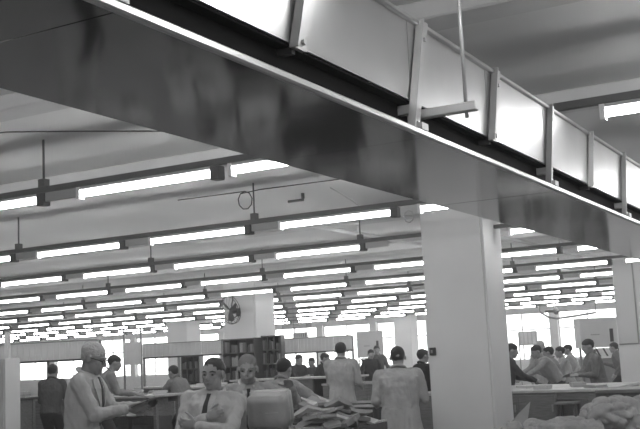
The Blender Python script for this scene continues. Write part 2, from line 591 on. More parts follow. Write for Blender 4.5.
def loft(rings, n=18):
    """rings: (centre, axis_u, axis_v, ru, rv); closed ends"""
    V, Fc = [], []
    for c, u, v, ru, rv in rings:
        for i in range(n):
            a = 2 * pi * i / n
            ca, sa = cos(a), sin(a)
            k = 1.0 / (abs(ca) ** 2.5 + abs(sa) ** 2.5) ** (1 / 2.5)
            V.append(Vector(c) + u * (ru * ca * k) + v * (rv * sa * k))
    for j in range(len(rings) - 1):
        for i in range(n):
            Fc.append((j * n + i, j * n + (i + 1) % n, (j + 1) * n + (i + 1) % n, (j + 1) * n + i))
    Fc.append(tuple(range(n))[::-1])
    Fc.append(tuple((len(rings) - 1) * n + i for i in range(n)))
    return V, Fc


def limb(p, q, r0, r1, n=12):
    p, q = Vector(p), Vector(q)
    d = (q - p)
    L = d.length
    d.normalize()
    a = Vector((0, 0, 1)) if abs(d.z) < 0.9 else Vector((1, 0, 0))
    u = (a - d * a.dot(d)).normalized()
    v = d.cross(u)
    rings = []
    for k in (0.15, 0.45, 0.75):
        t = pi / 2 * k
        rings.append((p - d * r0 * cos(t), u, v, r0 * sin(t), r0 * sin(t)))
    for k in range(5):
        f = k / 4
        r = r0 + (r1 - r0) * f
        rings.append((p + d * L * f, u, v, r, r))
    for k in (0.75, 0.45, 0.15):
        t = pi / 2 * k
        rings.append((q + d * r1 * cos(t), u, v, r1 * sin(t), r1 * sin(t)))
    V, Fc = [], []
    for c, uu, vv, ru, rv in rings:
        for i in range(n):
            a = 2 * pi * i / n
            V.append(c + uu * (ru * cos(a)) + vv * (rv * sin(a)))
    for j in range(len(rings) - 1):
        for i in range(n):
            Fc.append((j * n + i, j * n + (i + 1) % n, (j + 1) * n + (i + 1) % n, (j + 1) * n + i))
    Fc.append(tuple(range(n))[::-1])
    Fc.append(tuple((len(rings) - 1) * n + i for i in range(n)))
    return V, Fc


def fuse(name, prims, m, parent, voxel, smooth=4):
    """one continuous skin over overlapping closed forms"""
    V, Fc = [], []
    for v, f in prims:
        o = len(V)
        V += v
        Fc += [tuple(i + o for i in q) for q in f]
    me = bpy.data.meshes.new(name)
    me.from_pydata([tuple(v) for v in V], [], Fc)
    bm = bmesh.new()
    bm.from_mesh(me)
    bmesh.ops.recalc_face_normals(bm, faces=bm.faces)
    bm.to_mesh(me)
    bm.free()
    o = bpy.data.objects.new(name, me)
    COL.objects.link(o)
    r = o.modifiers.new('remesh', 'REMESH')
    r.mode = 'VOXEL'
    r.voxel_size = voxel
    sm = o.modifiers.new('smooth', 'SMOOTH')
    sm.factor = 0.5
    sm.iterations = smooth
    dg = bpy.context.evaluated_depsgraph_get()
    me2 = bpy.data.meshes.new_from_object(o.evaluated_get(dg))
    me2.name = name
    o.modifiers.clear()
    o.data = me2
    bpy.data.meshes.remove(me)
    me2.materials.clear()
    me2.materials.append(m)
    me2.polygons.foreach_set('use_smooth', [True] * len(me2.polygons))
    if parent is not None:
        o.parent = parent
    return o


def bend(p, q, l1, l2, pole):
    """two-bone joint position between p and (clamped) q"""
    p, q = Vector(p), Vector(q)
    d = q - p
    L = min(d.length, (l1 + l2) * 0.995)
    d.normalize()
    q = p + d * L
    a = (l1 * l1 - l2 * l2 + L * L) / (2 * L)
    h = sqrt(max(l1 * l1 - a * a, 0))
    pl = Vector(pole)
    pl = (pl - d * pl.dot(d)).normalized()
    return p + d * a + pl * h, q


def hand_prims(w, d, nrm, thumb, curl=0.35):
    """palm, four unequal fingers and a thumb; d = pointing way, nrm = palm side, thumb = thumb side"""
    d = d.normalized()
    nrm = (nrm - d * nrm.dot(d)).normalized()
    s = d.cross(nrm)
    if s.dot(thumb) < 0:
        s = -s
    P = [limb(w - d * 0.02, w + d * 0.02, 0.027, 0.026)]
    P.append(ellipsoid(w + d * 0.055, (0.043, 0.056, 0.018), (s, d, nrm), 14, 8))
    for k, (off, L) in enumerate(((0.031, 0.074), (0.010, 0.083), (-0.011, 0.078), (-0.031, 0.060))):
        b = w + d * (0.092 - 0.006 * abs(k - 1.3)) + s * off
        fan = s * (off * 1.6)
        p = b - d * 0.02
        dirv = (d + fan).normalized()
        a = 0.0
        for seg, fl in enumerate((0.02 + 0.45 * L, 0.32 * L, 0.26 * L)):
            dd = dirv * cos(a) + nrm * sin(a)
            q = p + dd * fl
            P.append(limb(p, q, 0.0095 - seg * 0.0006, 0.0089 - seg * 0.0007, 8))
            p = q
            a += curl * (1.1 if seg == 0 else 0.9)
    p = w + d * 0.028 + s * 0.030
    for seg, (fl, ang) in enumerate(((0.045, 0.75), (0.032, 0.45), (0.026, 0.2))):
        dd = (d * cos(ang) + s * sin(ang) + nrm * 0.35 * curl * 2).normalized()
        q = p + dd * fl
        P.append(limb(p, q, 0.0125 - seg * 0.001, 0.011 - seg * 0.001, 8))
        p = q
    return P


def strip(name, rows, bvh, fwd, far, m, parent, lift=0.004, thick=0.004):
    """cloth strip lying on a garment: rows of (left point, right point) projected backward along -fwd"""
    def cast(p, extra):
        hit = bvh.ray_cast(p + fwd * far, -fwd)
        return (hit[0] if hit[0] is not None else p) + fwd * (lift + extra)
    fine = []
    for (l0, q0), (l1, q1) in zip(rows[:-1], rows[1:]):
        for k in range(4):
            fine.append((l0.lerp(l1, k / 4), q0.lerp(q1, k / 4)))
    rows = fine + [rows[-1]]
    V, Fc = [], []
    nn = 3
    for extra in (0, thick):
        for l, r in rows:
            for k in range(nn):
                V.append(cast(l + (r - l) * k / (nn - 1), extra))
    N = len(rows) * nn
    for j in range(len(rows) - 1):
        for k in range(nn - 1):
            a = j * nn + k
            Fc.append((a + N, a + 1 + N, a + nn + 1 + N, a + nn + N))
            Fc.append((a, a + nn, a + nn + 1, a + 1))
        a = j * nn
        Fc.append((a, a + N, a + nn + N, a + nn))
        a = j * nn + nn - 1
        Fc.append((a, a + nn, a + nn + N, a + N))
    for a0 in (0, (len(rows) - 1) * nn):
        for k in range(nn - 1):
            Fc.append((a0 + k, a0 + k + 1, a0 + k + 1 + N, a0 + k + N))
    return mesh_obj(name, V, Fc, m, parent)


def person(label, head, face, lean=4, side=0, yaw=0, nod=0, rh=None, lh=None, wear='coat', tone=0.45, hair='short', hairm=None,
           near=False, tie=False, glasses=False, trousers=None, rpole=None, lpole=None, group='postal workers in the hall', bulk=1.0,
           shirt=None, curl=0.4, height=None, rpalm=None, lpalm=None, feet=0.0, drop=None):
    if drop is None:                       # bend the knees rather than shrink the figure
        l_, n_ = radians(lean), radians(lean) * 0.45 + radians(nod)
        std = 0.95 - 0.03 * abs(sin(l_)) + (0.53 + 0.04) * cos(l_) * cos(radians(side)) + 0.223 * cos(n_)
        drop = min(0.26, max(0.0, std - at(*head).z / 0.985))
    X, Y, Z = Vector((1, 0, 0)), Vector((0, 1, 0)), Vector((0, 0, 1))
    ln, sd = radians(lean), radians(side)
    up = Vector((sin(sd), sin(ln) * cos(sd), cos(ln) * cos(sd))).normalized()
    rx = (X - up * X.dot(up)).normalized()
    fy = up.cross(rx)
    fy = -fy if fy.y < 0 else fy
    pel = Vector((0, -0.22 * sin(ln), 0.95 - 0.03 * abs(sin(ln)) - drop))
    neck = pel + up * 0.53
    # head frame
    hl = ln * 0.45 + radians(nod)
    hu = Vector((sin(sd) * 0.4, sin(hl), cos(hl))).normalized()
    hf = Matrix.Rotation(radians(-yaw), 3, 'Z') @ Vector((0, cos(hl), -sin(hl)))
    hu = (hu - hf * hu.dot(hf)).normalized()
    hr = hf.cross(hu)
    hr, hf, hu = hr * 1.11, hf * 1.06, hu * 1.04
    hc = neck + up * 0.04 + hu * 0.096 + hf * 0.02
    top = hc + hu * 0.118
    vox = 0.0068 if near else 0.011
    b = bulk
    # root placement: head top lands at the given place, feet on the floor
    tgt = at(*head)
    sc = (height if height else tgt.z) / top.z
    rot = FW.xy.to_3d().normalized() * cos(radians(face)) + R0 * sin(radians(face))
    rz = math.atan2(-rot.x, rot.y)
    Rm = Matrix.Rotation(rz, 3, 'Z')
    off = Rm @ (Vector((top.x, top.y, 0)) * sc)
    # --- joints
    sR, sL = neck - up * 0.06 + rx * 0.178 * b, neck - up * 0.06 - rx * 0.178 * b
    if rh is None:
        rh = (0.25, 0.06, 0.80)
    if lh is None:
        lh = (-0.25, 0.06, 0.80)
    eR, wR = bend(sR, rh, 0.285, 0.255, rpole or (0.15, -1, -0.5))
    eL, wL = bend(sL, lh, 0.285, 0.255, lpole or (-0.15, -1, -0.5))
    hips = (pel + X * 0.09 - Z * 0.04, pel - X * 0.09 - Z * 0.04)
    ank = (Vector((0.11, 0.03 + feet, 0.085)), Vector((-0.11, 0.0 - feet, 0.085)))
    knee = [bend(h, a, 0.44, 0.43, (0, 1, 0))[0] for h, a in zip(hips, ank)]
    # --- body: one continuous surface
    P = [ellipsoid(hc + hu * 0.022 - hf * 0.012, (0.074, 0.096, 0.092), (hr, hf, hu)),
         ellipsoid(hc - hu * 0.045 + hf * 0.03, (0.059, 0.062, 0.066), (hr, hf, hu)),
         ellipsoid(hc - hu * 0.095 + hf * 0.062, (0.028, 0.022, 0.022), (hr, hf, hu), 10, 8),
         ellipsoid(hc + hu * 0.018 + hf * 0.070, (0.052, 0.020, 0.016), (hr, hf, hu), 12, 8),
         ellipsoid(hc - hu * 0.022 + hf * 0.055 + hr * 0.036, (0.022, 0.022, 0.022), (hr, hf, hu), 10, 8),
         ellipsoid(hc - hu * 0.022 + hf * 0.055 - hr * 0.036, (0.022, 0.022, 0.022), (hr, hf, hu), 10, 8),
         limb(hc + hu * 0.010 + hf * 0.084, hc - hu * 0.026 + hf * 0.104, 0.010, 0.014, 8),
         ellipsoid(hc - hu * 0.032 + hf * 0.092, (0.018, 0.014, 0.010), (hr, hf, hu), 10, 6),
         ellipsoid(hc - hu * 0.060 + hf * 0.082, (0.026, 0.014, 0.008), (hr, hf, hu), 10, 6),
         ellipsoid(hc - hu * 0.072 + hf * 0.080, (0.023, 0.014, 0.008), (hr, hf, hu), 10, 6)]
    for s_ in (1, -1):
        P.append(ellipsoid(hc - hu * 0.008 - hf * 0.008 + hr * s_ * 0.082, (0.010, 0.020, 0.031), ((hr + hf * -0.3 * s_ * s_).normalized(), hf, hu), 10, 8))
    P.append(limb(neck - up * 0.06, hc - hu * 0.06 - hf * 0.02, 0.062, 0.054))
    P.append(loft([(pel - up * 0.10, rx, fy, 0.12 * b, 0.085), (pel, rx, fy, 0.15 * b, 0.10 * b), (pel + up * 0.14, rx, fy, 0.135 * b, 0.09 * b),
                   (pel + up * 0.34, rx, fy, 0.155 * b, 0.105 * b), (pel + up * 0.46, rx, fy, 0.165 * b, 0.085 * b), (pel + up * 0.52, rx, fy, 0.08, 0.06)]))
    for s_, e_, w_ in ((sR, eR, wR), (sL, eL, wL)):
        P += [limb(s_, e_, 0.046, 0.038), limb(e_, w_, 0.040, 0.026)]
    for h_, k_, a_ in zip(hips, knee, ank):
        P += [limb(h_, k_, 0.078, 0.05), limb(k_, a_, 0.05, 0.036), limb(a_, a_ + Vector((0, 0.12, -0.04)), 0.035, 0.025)]
    for w_, e_, sgn, pn in ((wR, eR, 1, rpalm), (wL, eL, -1, lpalm)):
        dd = (w_ - e_).normalized()
        pn = Vector(pn) if pn else Vector((-sgn * 0.7, 0.1, -0.8))
        th = Vector((-sgn, 0.6, 0.5))
        P += hand_prims(w_, dd, pn, th, curl)
    body = fuse('person', P, M_SKIN, None, vox, 3)
    body.location = (tgt.x - off.x, tgt.y - off.y, 0)
    body.rotation_euler = (0, 0, rz)
    body.scale = (sc, sc, sc)
    tag(body, label, 'person', group)
    # --- clothes
    g = 0.020
    cm = cloth(tone)
    T = [(pel - up * 0.04, rx, fy, (0.165) * b + g, 0.115 * b + g), (pel + up * 0.12, rx, fy, 0.15 * b + g, 0.105 * b + g),
         (pel + up * 0.32, rx, fy, 0.168 * b + g, 0.118 * b + g), (pel + up * 0.43, rx, fy, 0.178 * b + g, 0.103 * b + g),
         (pel + up * 0.50, rx, fy, 0.125 * b + g, 0.075 + g), (pel + up * 0.545, rx, fy, 0.055 + g, 0.045 + g)]
    if wear in ('coat', 'jacket'):
        zt = 0.46 if wear == 'coat' else 0.76
        q = Vector((0, pel.y * 0.5, zt))
        mid = (pel - up * 0.04) * 0.5 + q * 0.5
        T = [(q, X, Y, 0.21 * b + g, 0.165 * b + g), (mid, X, Y, 0.195 * b + g, 0.15 * b + g)] + T
    Pc = [loft(T)]
    tbvh = BVHTree.FromPolygons(*Pc[0])
    for s_ in (sR, sL):
        Pc.append(limb(neck - up * 0.015 + (s_ - neck) * 0.2, s_ + up * 0.012, 0.052, 0.058))
    for s_, e_, w_ in ((sR, eR, wR), (sL, eL, wL)):
        cuff = w_ - (w_ - e_).normalized() * 0.012
        Pc += [limb(s_, e_, 0.066, 0.056), limb(e_, cuff, 0.057, 0.040)]
        # creases at the elbow
        ax = (w_ - e_).normalized()
        Pc += [ellipsoid(e_ + ax * 0.035, (0.060, 0.060, 0.014), (ax.orthogonal().normalized(), ax.cross(ax.orthogonal().normalized()), ax), 12, 6)]
    gname = {'coat': 'work_coat', 'jacket': 'jacket', 'shirt': 'shirt'}[wear]
    gar = fuse(gname, Pc, cm, body, vox * 1.05, 3)
    sd_ = len(label)
    zl = pel.z + 0.1

    def fold(x, y, z):
        q = (x * 14 + sd_, y * 14, z * (3.5 if z < zl else 8))
        return 0.011 * mnoise.noise(q) + 0.006 * mnoise.noise((q[0] * 2.4, q[1] * 2.4, q[2] * 2.4))
    ruffle(gar.data, fold)              # cloth folds
    # trousers and shoes
    tm = trousers or M_TROU
    Pt = [ellipsoid(pel - Z * 0.02, (0.168 * b, 0.125 * b, 0.12))]
    for h_, k_, a_ in zip(hips, knee, ank):
        Pt += [limb(h_, k_, 0.10, 0.075), limb(k_, a_ + Z * 0.01, 0.075, 0.062)]
    fuse('trousers', Pt, tm, body, 0.014, 3)
    for a_ in ank:
        V, Fc = loft([(Vector((a_.x, a_.y + 0.055, 0.0)), X, Y, 0.048, 0.135), (Vector((a_.x, a_.y + 0.055, 0.025)), X, Y, 0.050, 0.138),
                      (Vector((a_.x, a_.y + 0.045, 0.06)), X, Y, 0.045, 0.115), (Vector((a_.x, a_.y + 0.0, 0.10)), X, Y, 0.040, 0.055)], 14)
        mesh_obj('shoe', V, Fc, M_SHOE, body, True)
    # hair
    hm = hairm or M_HAIRD
    if hair == 'short':
        Ph = [ellipsoid(hc + hu * 0.036 - hf * 0.020, (0.079, 0.098, 0.088), (hr, hf, hu)),
              ellipsoid(hc + hu * 0.006 - hf * 0.048, (0.069, 0.056, 0.062), (hr, hf, hu)),
              ellipsoid(hc + hu * 0.062 + hf * 0.030, (0.062, 0.050, 0.046), (hr, hf, hu))]
    elif hair == 'receding':
        Ph = [ellipsoid(hc + hu * 0.042 - hf * 0.020, (0.078, 0.095, 0.085), (hr, hf, hu)),
              ellipsoid(hc + hu * 0.006 - hf * 0.046, (0.069, 0.058, 0.062), (hr, hf, hu))]
    else:                                   # thin fringe round a bald crown
        Ph = [ellipsoid(hc + hu * 0.004 - hf * 0.036, (0.080, 0.076, 0.068), (hr, hf, hu)),
              ellipsoid(hc + hu * 0.030 - hf * 0.022, (0.0775, 0.090, 0.080), (hr, hf, hu))]
    ho = fuse('hair', Ph, hm, body, vox, 2)
    nz = mnoise.noise
    ruffle(ho.data, lambda x, y, z: 0.0035 * nz((x * 60, y * 25, z * 40)) + 0.003 * nz((x * 21, y * 9, z * 14)))
    bvh = tbvh

    def tp(x, z):
        return pel + rx * x + up * z
    # collar
    cmz = cloth(shirt) if shirt else cm
    ring = []
    for k in range(17):
        a = radians(-150 + 300 * k / 16) - pi / 2
        ring.append(neck + up * (0.012 - 0.028 * cos(radians(-150 + 300 * k / 16)) * -1) + rx * 0.078 * cos(a) + fy * (0.072 * sin(a) - 0.004))
    bm = bmesh.new()
    tube(bm, ring, 0.016, 8)
    bm_obj('collar', bm, cmz, body, True)
    if near:
        if tie or shirt:
            strip('shirt_front', [(tp(-0.06, 0.50), tp(0.06, 0.50)), (tp(-0.05, 0.42), tp(0.05, 0.42)), (tp(-0.03, 0.30), tp(0.03, 0.30)), (tp(-0.006, 0.2), tp(0.006, 0.2))],
                  bvh, fy, 0.5, cloth(shirt or tone), body, 0.006, 0.004)
        if tie:
            strip('tie', [(tp(-0.017, 0.515), tp(0.017, 0.515)), (tp(-0.013, 0.485), tp(0.013, 0.485)), (tp(-0.022, 0.36), tp(0.022, 0.36)), (tp(-0.030, 0.18), tp(0.030, 0.18)), (tp(0, 0.13), tp(0.002, 0.13))],
                  bvh, fy, 0.5, M_TIE, body, 0.012, 0.006)
        if wear != 'shirt':
            for s_ in (1, -1):
                strip('lapel', [(tp(s_ * 0.055, 0.515), tp(s_ * 0.095, 0.50)), (tp(s_ * 0.05, 0.43), tp(s_ * 0.125, 0.43)), (tp(s_ * 0.035, 0.34), tp(s_ * 0.095, 0.36)), (tp(s_ * 0.012, 0.21), tp(s_ * 0.02, 0.215))],
                      bvh, fy, 0.5, cm, body, 0.009, 0.008)
            strip('breast_pocket', [(tp(-0.15, 0.34), tp(-0.06, 0.34)), (tp(-0.15, 0.25), tp(-0.06, 0.25))], bvh, fy, 0.5, cm, body, 0.006, 0.005)
        # eyes, brows, mouth
        for s_ in (1, -1):
            e = hc + hr * s_ * 0.031 + hf * 0.0755 + hu * 0.001
            V, Fc = ellipsoid(e, (0.014, 0.008, 0.007), (hr, hf, hu), 12, 8)
            eo = mesh_obj('eye', V, Fc, mat('eye', 0.20, 0.2), body, True)
            V, Fc = ellipsoid(e + hf * 0.0045, (0.0058, 0.0055, 0.0062), (hr, hf, hu), 10, 6)
            mesh_obj('iris', V, Fc, M_HAIRD, eo, True)
            bm = bmesh.new()
            tube(bm, [hc + hr * s_ * 0.013 + hf * 0.088 + hu * 0.022, hc + hr * s_ * 0.032 + hf * 0.085 + hu * 0.027, hc + hr * s_ * 0.051 + hf * 0.070 + hu * 0.020], [0.004, 0.0055, 0.0035], 6)
            bm_obj('eyebrow', bm, hm if hm is not M_HAIRG else M_HAIRL, body, True)
        bm = bmesh.new()
        tube(bm, [hc - hu * 0.067 + hf * 0.083 - hr * 0.025, hc - hu * 0.0655 + hf * 0.0935, hc - hu * 0.067 + hf * 0.083 + hr * 0.025], [0.002, 0.0035, 0.002], 6)
        bm_obj('mouth', bm, mat('mouth', 0.12, 0.5), body, True)
    if glasses:
        bm = bmesh.new()
        for s_ in (1, -1):
            c = hc + hr * s_ * 0.033 + hf * 0.094 + hu * 0.000
            tube(bm, [c + hr * 0.024 * cos(a * pi / 6) + hu * 0.019 * sin(a * pi / 6) for a in range(12)], 0.003, 6, closed=True)
            tube(bm, [c + hr * s_ * 0.024 + hu * 0.006, hc + hr * s_ * 0.076 + hf * 0.072 + hu * 0.008, hc + hr * s_ * 0.084 - hf * 0.01 + hu * 0.004], 0.0032, 6)
        tube(bm, [hc - hr * 0.01 + hf * 0.096 + hu * 0.004, hc + hr * 0.01 + hf * 0.096 + hu * 0.004], 0.0025, 6)
        bm_obj('glasses', bm, M_HAIRD, body, True)
    return body, sc, Rm


m1, s1, r1 = person('grey-haired man with dark glasses in pale coat reading papers at left', (99, 343.5, 8.4), 97, lean=6, nod=19, rh=(0.12, 0.40, 1.19), lh=(-0.10, 0.44, 1.20),
                    wear='coat', tone=0.45, hair='receding', hairm=M_HAIRG, near=True, tie=True, shirt=0.6, glasses=True, rpalm=(-0.8, 0, 0.5), lpalm=(0.6, 0, 0.7), bulk=1.04)
m2, s2, r2 = person('dark-haired man in pale shirt and dark tie with folded arms', (213, 358.5, 7.9), 196, lean=-5, side=-5, yaw=4, nod=4, rh=(-0.06, 0.18, 1.165), lh=(-0.02, 0.27, 1.115), curl=0.8,
                    wear='shirt', tone=0.47, hair='receding', near=True, tie=True, shirt=0.54, rpole=(0.8, 0.0, -0.6), lpole=(-0.8, 0.0, -0.6), rpalm=(0, -1, -0.2), lpalm=(0, -1, 0.2), bulk=1.16)
m3, s3, r3 = person('fair-haired man in grey jacket and tie leaning over the square parcel', (247, 355.5, 8.95), 176, lean=14, yaw=6, nod=6, lh=(-0.36, 0.40, 1.335), rh=(0.22, 0.10, 0.90),
                    wear='jacket', tone=0.36, hair='receding', hairm=M_HAIRL, near=True, tie=True, shirt=0.6, lpole=(-0.6, -0.5, -0.7), lpalm=(0, 0.2, -1))
person('dark-haired man in grey shirt bending with back turned behind the mail heap', (285.5, 359, 11.6), 28, lean=16, nod=10, rh=(0.40, 0.32, 1.04), lh=(-0.1, 0.45, 1.0), wear='shirt', tone=0.30, near=False,
       rpole=(0.6, -0.6, -0.2))
person('man in long pale coat seen from behind standing at the ribbed bin', (340.5, 342.5, 15.4), 8, lean=4, nod=8, rh=(0.26, 0.25, 1.08), lh=(-0.16, 0.35, 1.06), wear='coat', tone=0.42, bulk=1.1)
person('stout man in long pale coat seen from behind beside the large column', (397, 347.5, 11.6), 4, lean=8, nod=12, rh=(0.27, 0.30, 1.02), lh=(-0.27, 0.24, 1.0), wear='coat', tone=0.38, hair='receding', bulk=1.24)
person('man in black jacket half hidden behind the large column', (423, 349, 17.5), 60, lean=5, rh=(0.2, 0.3, 1.1), wear='jacket', tone=0.03)
person('man in dark waistcoat reaching down at the far striped chute', (371, 349.5, 26), 170, lean=18, rh=(0.3, 0.3, 0.98), lh=(-0.3, 0.3, 0.98), wear='shirt', tone=0.05)
person('dark figure standing directly behind the man in dark waistcoat', (376.5, 345.5, 28), 185, lean=6, rh=(0.3, 0.2, 0.9), lh=(-0.35, 0.2, 0.95), wear='jacket', tone=0.14)
person('dark-suited man bending at the counter under the middle fascia', (299.5, 354.5, 24.0), 140, lean=14, rh=(0.1, 0.4, 1.1), lh=(-0.1, 0.4, 1.1), wear='jacket', tone=0.07)
person('shorter man beside the dark-suited man at the far counter', (311, 357.5, 25.5), 200, lean=18, rh=(0.1, 0.4, 1.08), wear='jacket', tone=0.13)
person('dark figure just left of the man in long pale coat', (326, 353, 22.5), 100, lean=20, rh=(0.1, 0.4, 1.1), wear='jacket', tone=0.05)
person('man in dark shirt seen from behind at the left sorting desk', (53.5, 364.5, 17.1), 6, lean=8, nod=8, rh=(0.22, 0.35, 1.08), lh=(-0.2, 0.35, 1.08), wear='shirt', tone=0.10)
person('man in grey jacket leaning over a bench behind the grey-haired man', (117, 355.5, 16.3), 75, lean=20, nod=8, rh=(0.15, 0.45, 1.08), lh=(-0.15, 0.45, 1.08), wear='jacket', tone=0.27)
person('man in grey shirt stooping to the left over the long sorting bench', (171.5, 366, 18.2), -55, lean=34, nod=0, rh=(0.15, 0.66, 1.07), lh=(-0.15, 0.6, 1.07), wear='shirt', tone=0.22)
# group at the right-hand tables
person('man in black jacket facing right just beyond the large column', (513.5, 343.5, 17.0), 95, lean=10, nod=10, rh=(0.1, 0.45, 1.0), lh=(-0.1, 0.42, 1.0), wear='jacket', tone=0.07)
person('man in pale shirt stooping low over the right-hand table', (533.5, 345.5, 18.6), -105, lean=38, nod=0, rh=(0.12, 0.62, 1.0), lh=(-0.12, 0.62, 1.0), wear='shirt', tone=0.36)
person('fair-haired worker standing behind the stooping man', (540.5, 340.5, 21.5), 170, lean=6, wear='coat', tone=0.42, hairm=M_HAIRG)
person('dark-haired worker close behind the stooping man, partly hidden', (547, 346.5, 20.0), -70, lean=14, rh=(0.1, 0.4, 1.05), wear='shirt', tone=0.25)
person('man in pale coat facing left, left one of the coated pair', (558.5, 346.5, 22), -85, lean=14, rh=(0.1, 0.4, 1.05), lh=(-0.1, 0.4, 1.05), wear='coat', tone=0.40)
person('man in pale coat facing left, right one of the coated pair', (566.5, 344.5, 23.5), -80, lean=12, rh=(0.1, 0.4, 1.05), wear='coat', tone=0.38)
person('dark-haired man in grey shirt facing left below the slotted panel', (585.5, 339.5, 17.1), -95, lean=12, nod=8, rh=(0.1, 0.42, 1.05), lh=(-0.15, 0.35, 1.05), wear='shirt', tone=0.20)
person('man half hidden behind the column at the right edge', (612.5, 342.5, 24.5), -60, lean=14, rh=(0.1, 0.4, 1.05), wear='shirt', tone=0.18)

# ------------------------------------------------------------------ benches, racks, bins
def fascia_frame(label, p, q, z0, z1, posts=(0.0, 1.0), counter=True, depth=0.7, top_z=1.05):
    """sorting frame: two or more posts carrying a ribbed pale fascia board, with a counter below"""
    p, q = Vector(p), Vector(q)
    L = (q - p).length
    rz = math.atan2(q.y - p.y, q.x - p.x)
    t = thing('sorting_station', label, 'sorting station', (p.x, p.y, 0), rz)
    n = max(4, int(L / 0.5))
    for i in range(n):
        a, b = L * i / n, L * (i + 1) / n
        fb = boxes('fascia_board', [(a + 0.004, b - 0.004, 0, 0.02, z0, z1)], M_FASC, t)
        k = 5
        boxes('board_ribs', [(a + (b - a) * (j + 0.5) / k - 0.012, a + (b - a) * (j + 0.5) / k + 0.012, -0.012, 0, z0 + 0.01, z1 - 0.01) for j in range(k)], M_FASC, fb)['kind'] = 'stuff'
    boxes('lower_rail', [(0, L, -0.02, 0.03, z0 - 0.035, z0)], M_DARK, t)
    boxes('upper_rail', [(0, L, -0.02, 0.03, z1, z1 + 0.02)], M_STEEL, t)
    for f in posts:
        x = f * L
        boxes('post', [(x - 0.025, x + 0.025, 0.03, 0.08, 0, z1)], M_STEEL, t)
    if counter:
        boxes('counter_top', [(0, L, -depth, 0.03, top_z - 0.04, top_z)], M_TOP, t, 0.006)
        m = max(2, int(L / 0.8))
        for i in range(m):
            boxes('front_panel', [(L * i / m + 0.01, L * (i + 1) / m - 0.01, -depth + 0.06, -depth + 0.085, 0.35, top_z - 0.04)], M_WOOD, t)
        for x in (0.05, L - 0.05):
            for y in (-depth + 0.06, -0.05):
                boxes('leg', [(x - 0.03, x + 0.03, y - 0.03 + 0.06, y + 0.03 + 0.06, 0, top_z - 0.04)], M_STEEL, t)
    return t


a = at(12, 352, 19.2); b = at(80, 352, 18.6)
fascia_frame('ribbed pale fascia frame over the left sorting desk', (a.x - 1.0, a.y - 0.6, 0), (b.x + 0.3, b.y + 0.17, 0), 1.72, 2.04, (0.0, 0.38, 0.66, 1.0))
a = at(143, 350, 23.4); b = at(221, 350, 23.0)
fascia_frame('ribbed pale fascia frame left of the dark racks', (a.x, a.y, 0), (b.x, b.y, 0), 1.71, 2.0, (0.0, 0.45, 1.0), depth=0.6)
a = at(281, 345, 26.6); b = at(352, 345, 26.0)
fascia_frame('ribbed pale fascia frame right of the dark racks', (a.x, a.y, 0), (b.x, b.y, 0), 1.67, 2.02, (0.0, 0.5, 1.0), depth=0.4)

a, b = at(124, 354, 20.0), at(141, 354, 20.0)
t = thing('hanging_board', 'plain white board hung between two thin posts behind the bench', 'board', (a.x, a.y, 0), math.atan2(b.y - a.y, b.x - a.x))
L = (b - a).length
boxes('sheet', [(0, L, 0, 0.015, 1.56, 2.0)], M_WHITE, t)
for x in (0, L):
    boxes('post', [(x - 0.02, x + 0.02, 0.015, 0.05, 0, 2.25)], M_STEEL, t)


def bench(name, label, cat, x0, x1, y0, y1, z, wood=M_WOOD, top=M_TOP, panels=(), drawers=(), legs=True):
    t = thing(name, label, cat, ((x0 + x1) / 2, (y0 + y1) / 2, 0))
    w, d = (x1 - x0) / 2, (y1 - y0) / 2
    boxes('table_top', [(-w, w, -d, d, z - 0.04, z)], top, t, 0.006)
    boxes('apron', [(-w + 0.05, w - 0.05, -d + 0.05, -d + 0.075, z - 0.14, z - 0.04)], wood, t)
    boxes('apron', [(-w + 0.05, w - 0.05, d - 0.075, d - 0.05, z - 0.14, z - 0.04)], wood, t)
    for a, b in panels:                         # cupboard blocks as fractions of the width
        xa, xb = -w + 2 * w * a, -w + 2 * w * b
        boxes('cupboard', [(xa, xb, -d + 0.02, d - 0.08, 0.1, z - 0.04)], wood, t)
        n = max(1, round((xb - xa) / 0.6))
        for i in range(n):
            dr = boxes('door', [(xa + (xb - xa) * i / n + 0.012, xa + (xb - xa) * (i + 1) / n - 0.012, -d, -d + 0.02, 0.14, z - 0.07)], wood, t, 0.004)
            xc = xa + (xb - xa) * (i + 1) / n - 0.05
            boxes('handle', [(xc - 0.01, xc + 0.01, -d - 0.02, -d, z - 0.3, z - 0.2)], M_STEEL, dr)
    for a, b in drawers:
        xa, xb = -w + 2 * w * a, -w + 2 * w * b
        dr = boxes('drawer', [(xa, xb, -d + 0.02, d - 0.2, z - 0.26, z - 0.045)], wood, t, 0.004)
        boxes('knob', [((xa + xb) / 2 - 0.04, (xa + xb) / 2 + 0.04, -d, -d + 0.02, z - 0.17, z - 0.14)], M_STEEL, dr)
    if legs:
        for sx in (-1, 1):
            for sy in (-1, 1):
                boxes('leg', [(sx * (w - 0.06) - 0.03, sx * (w - 0.06) + 0.03, sy * (d - 0.1) - 0.03, sy * (d - 0.1) + 0.03, 0, z - 0.04)], wood, t)
    return t


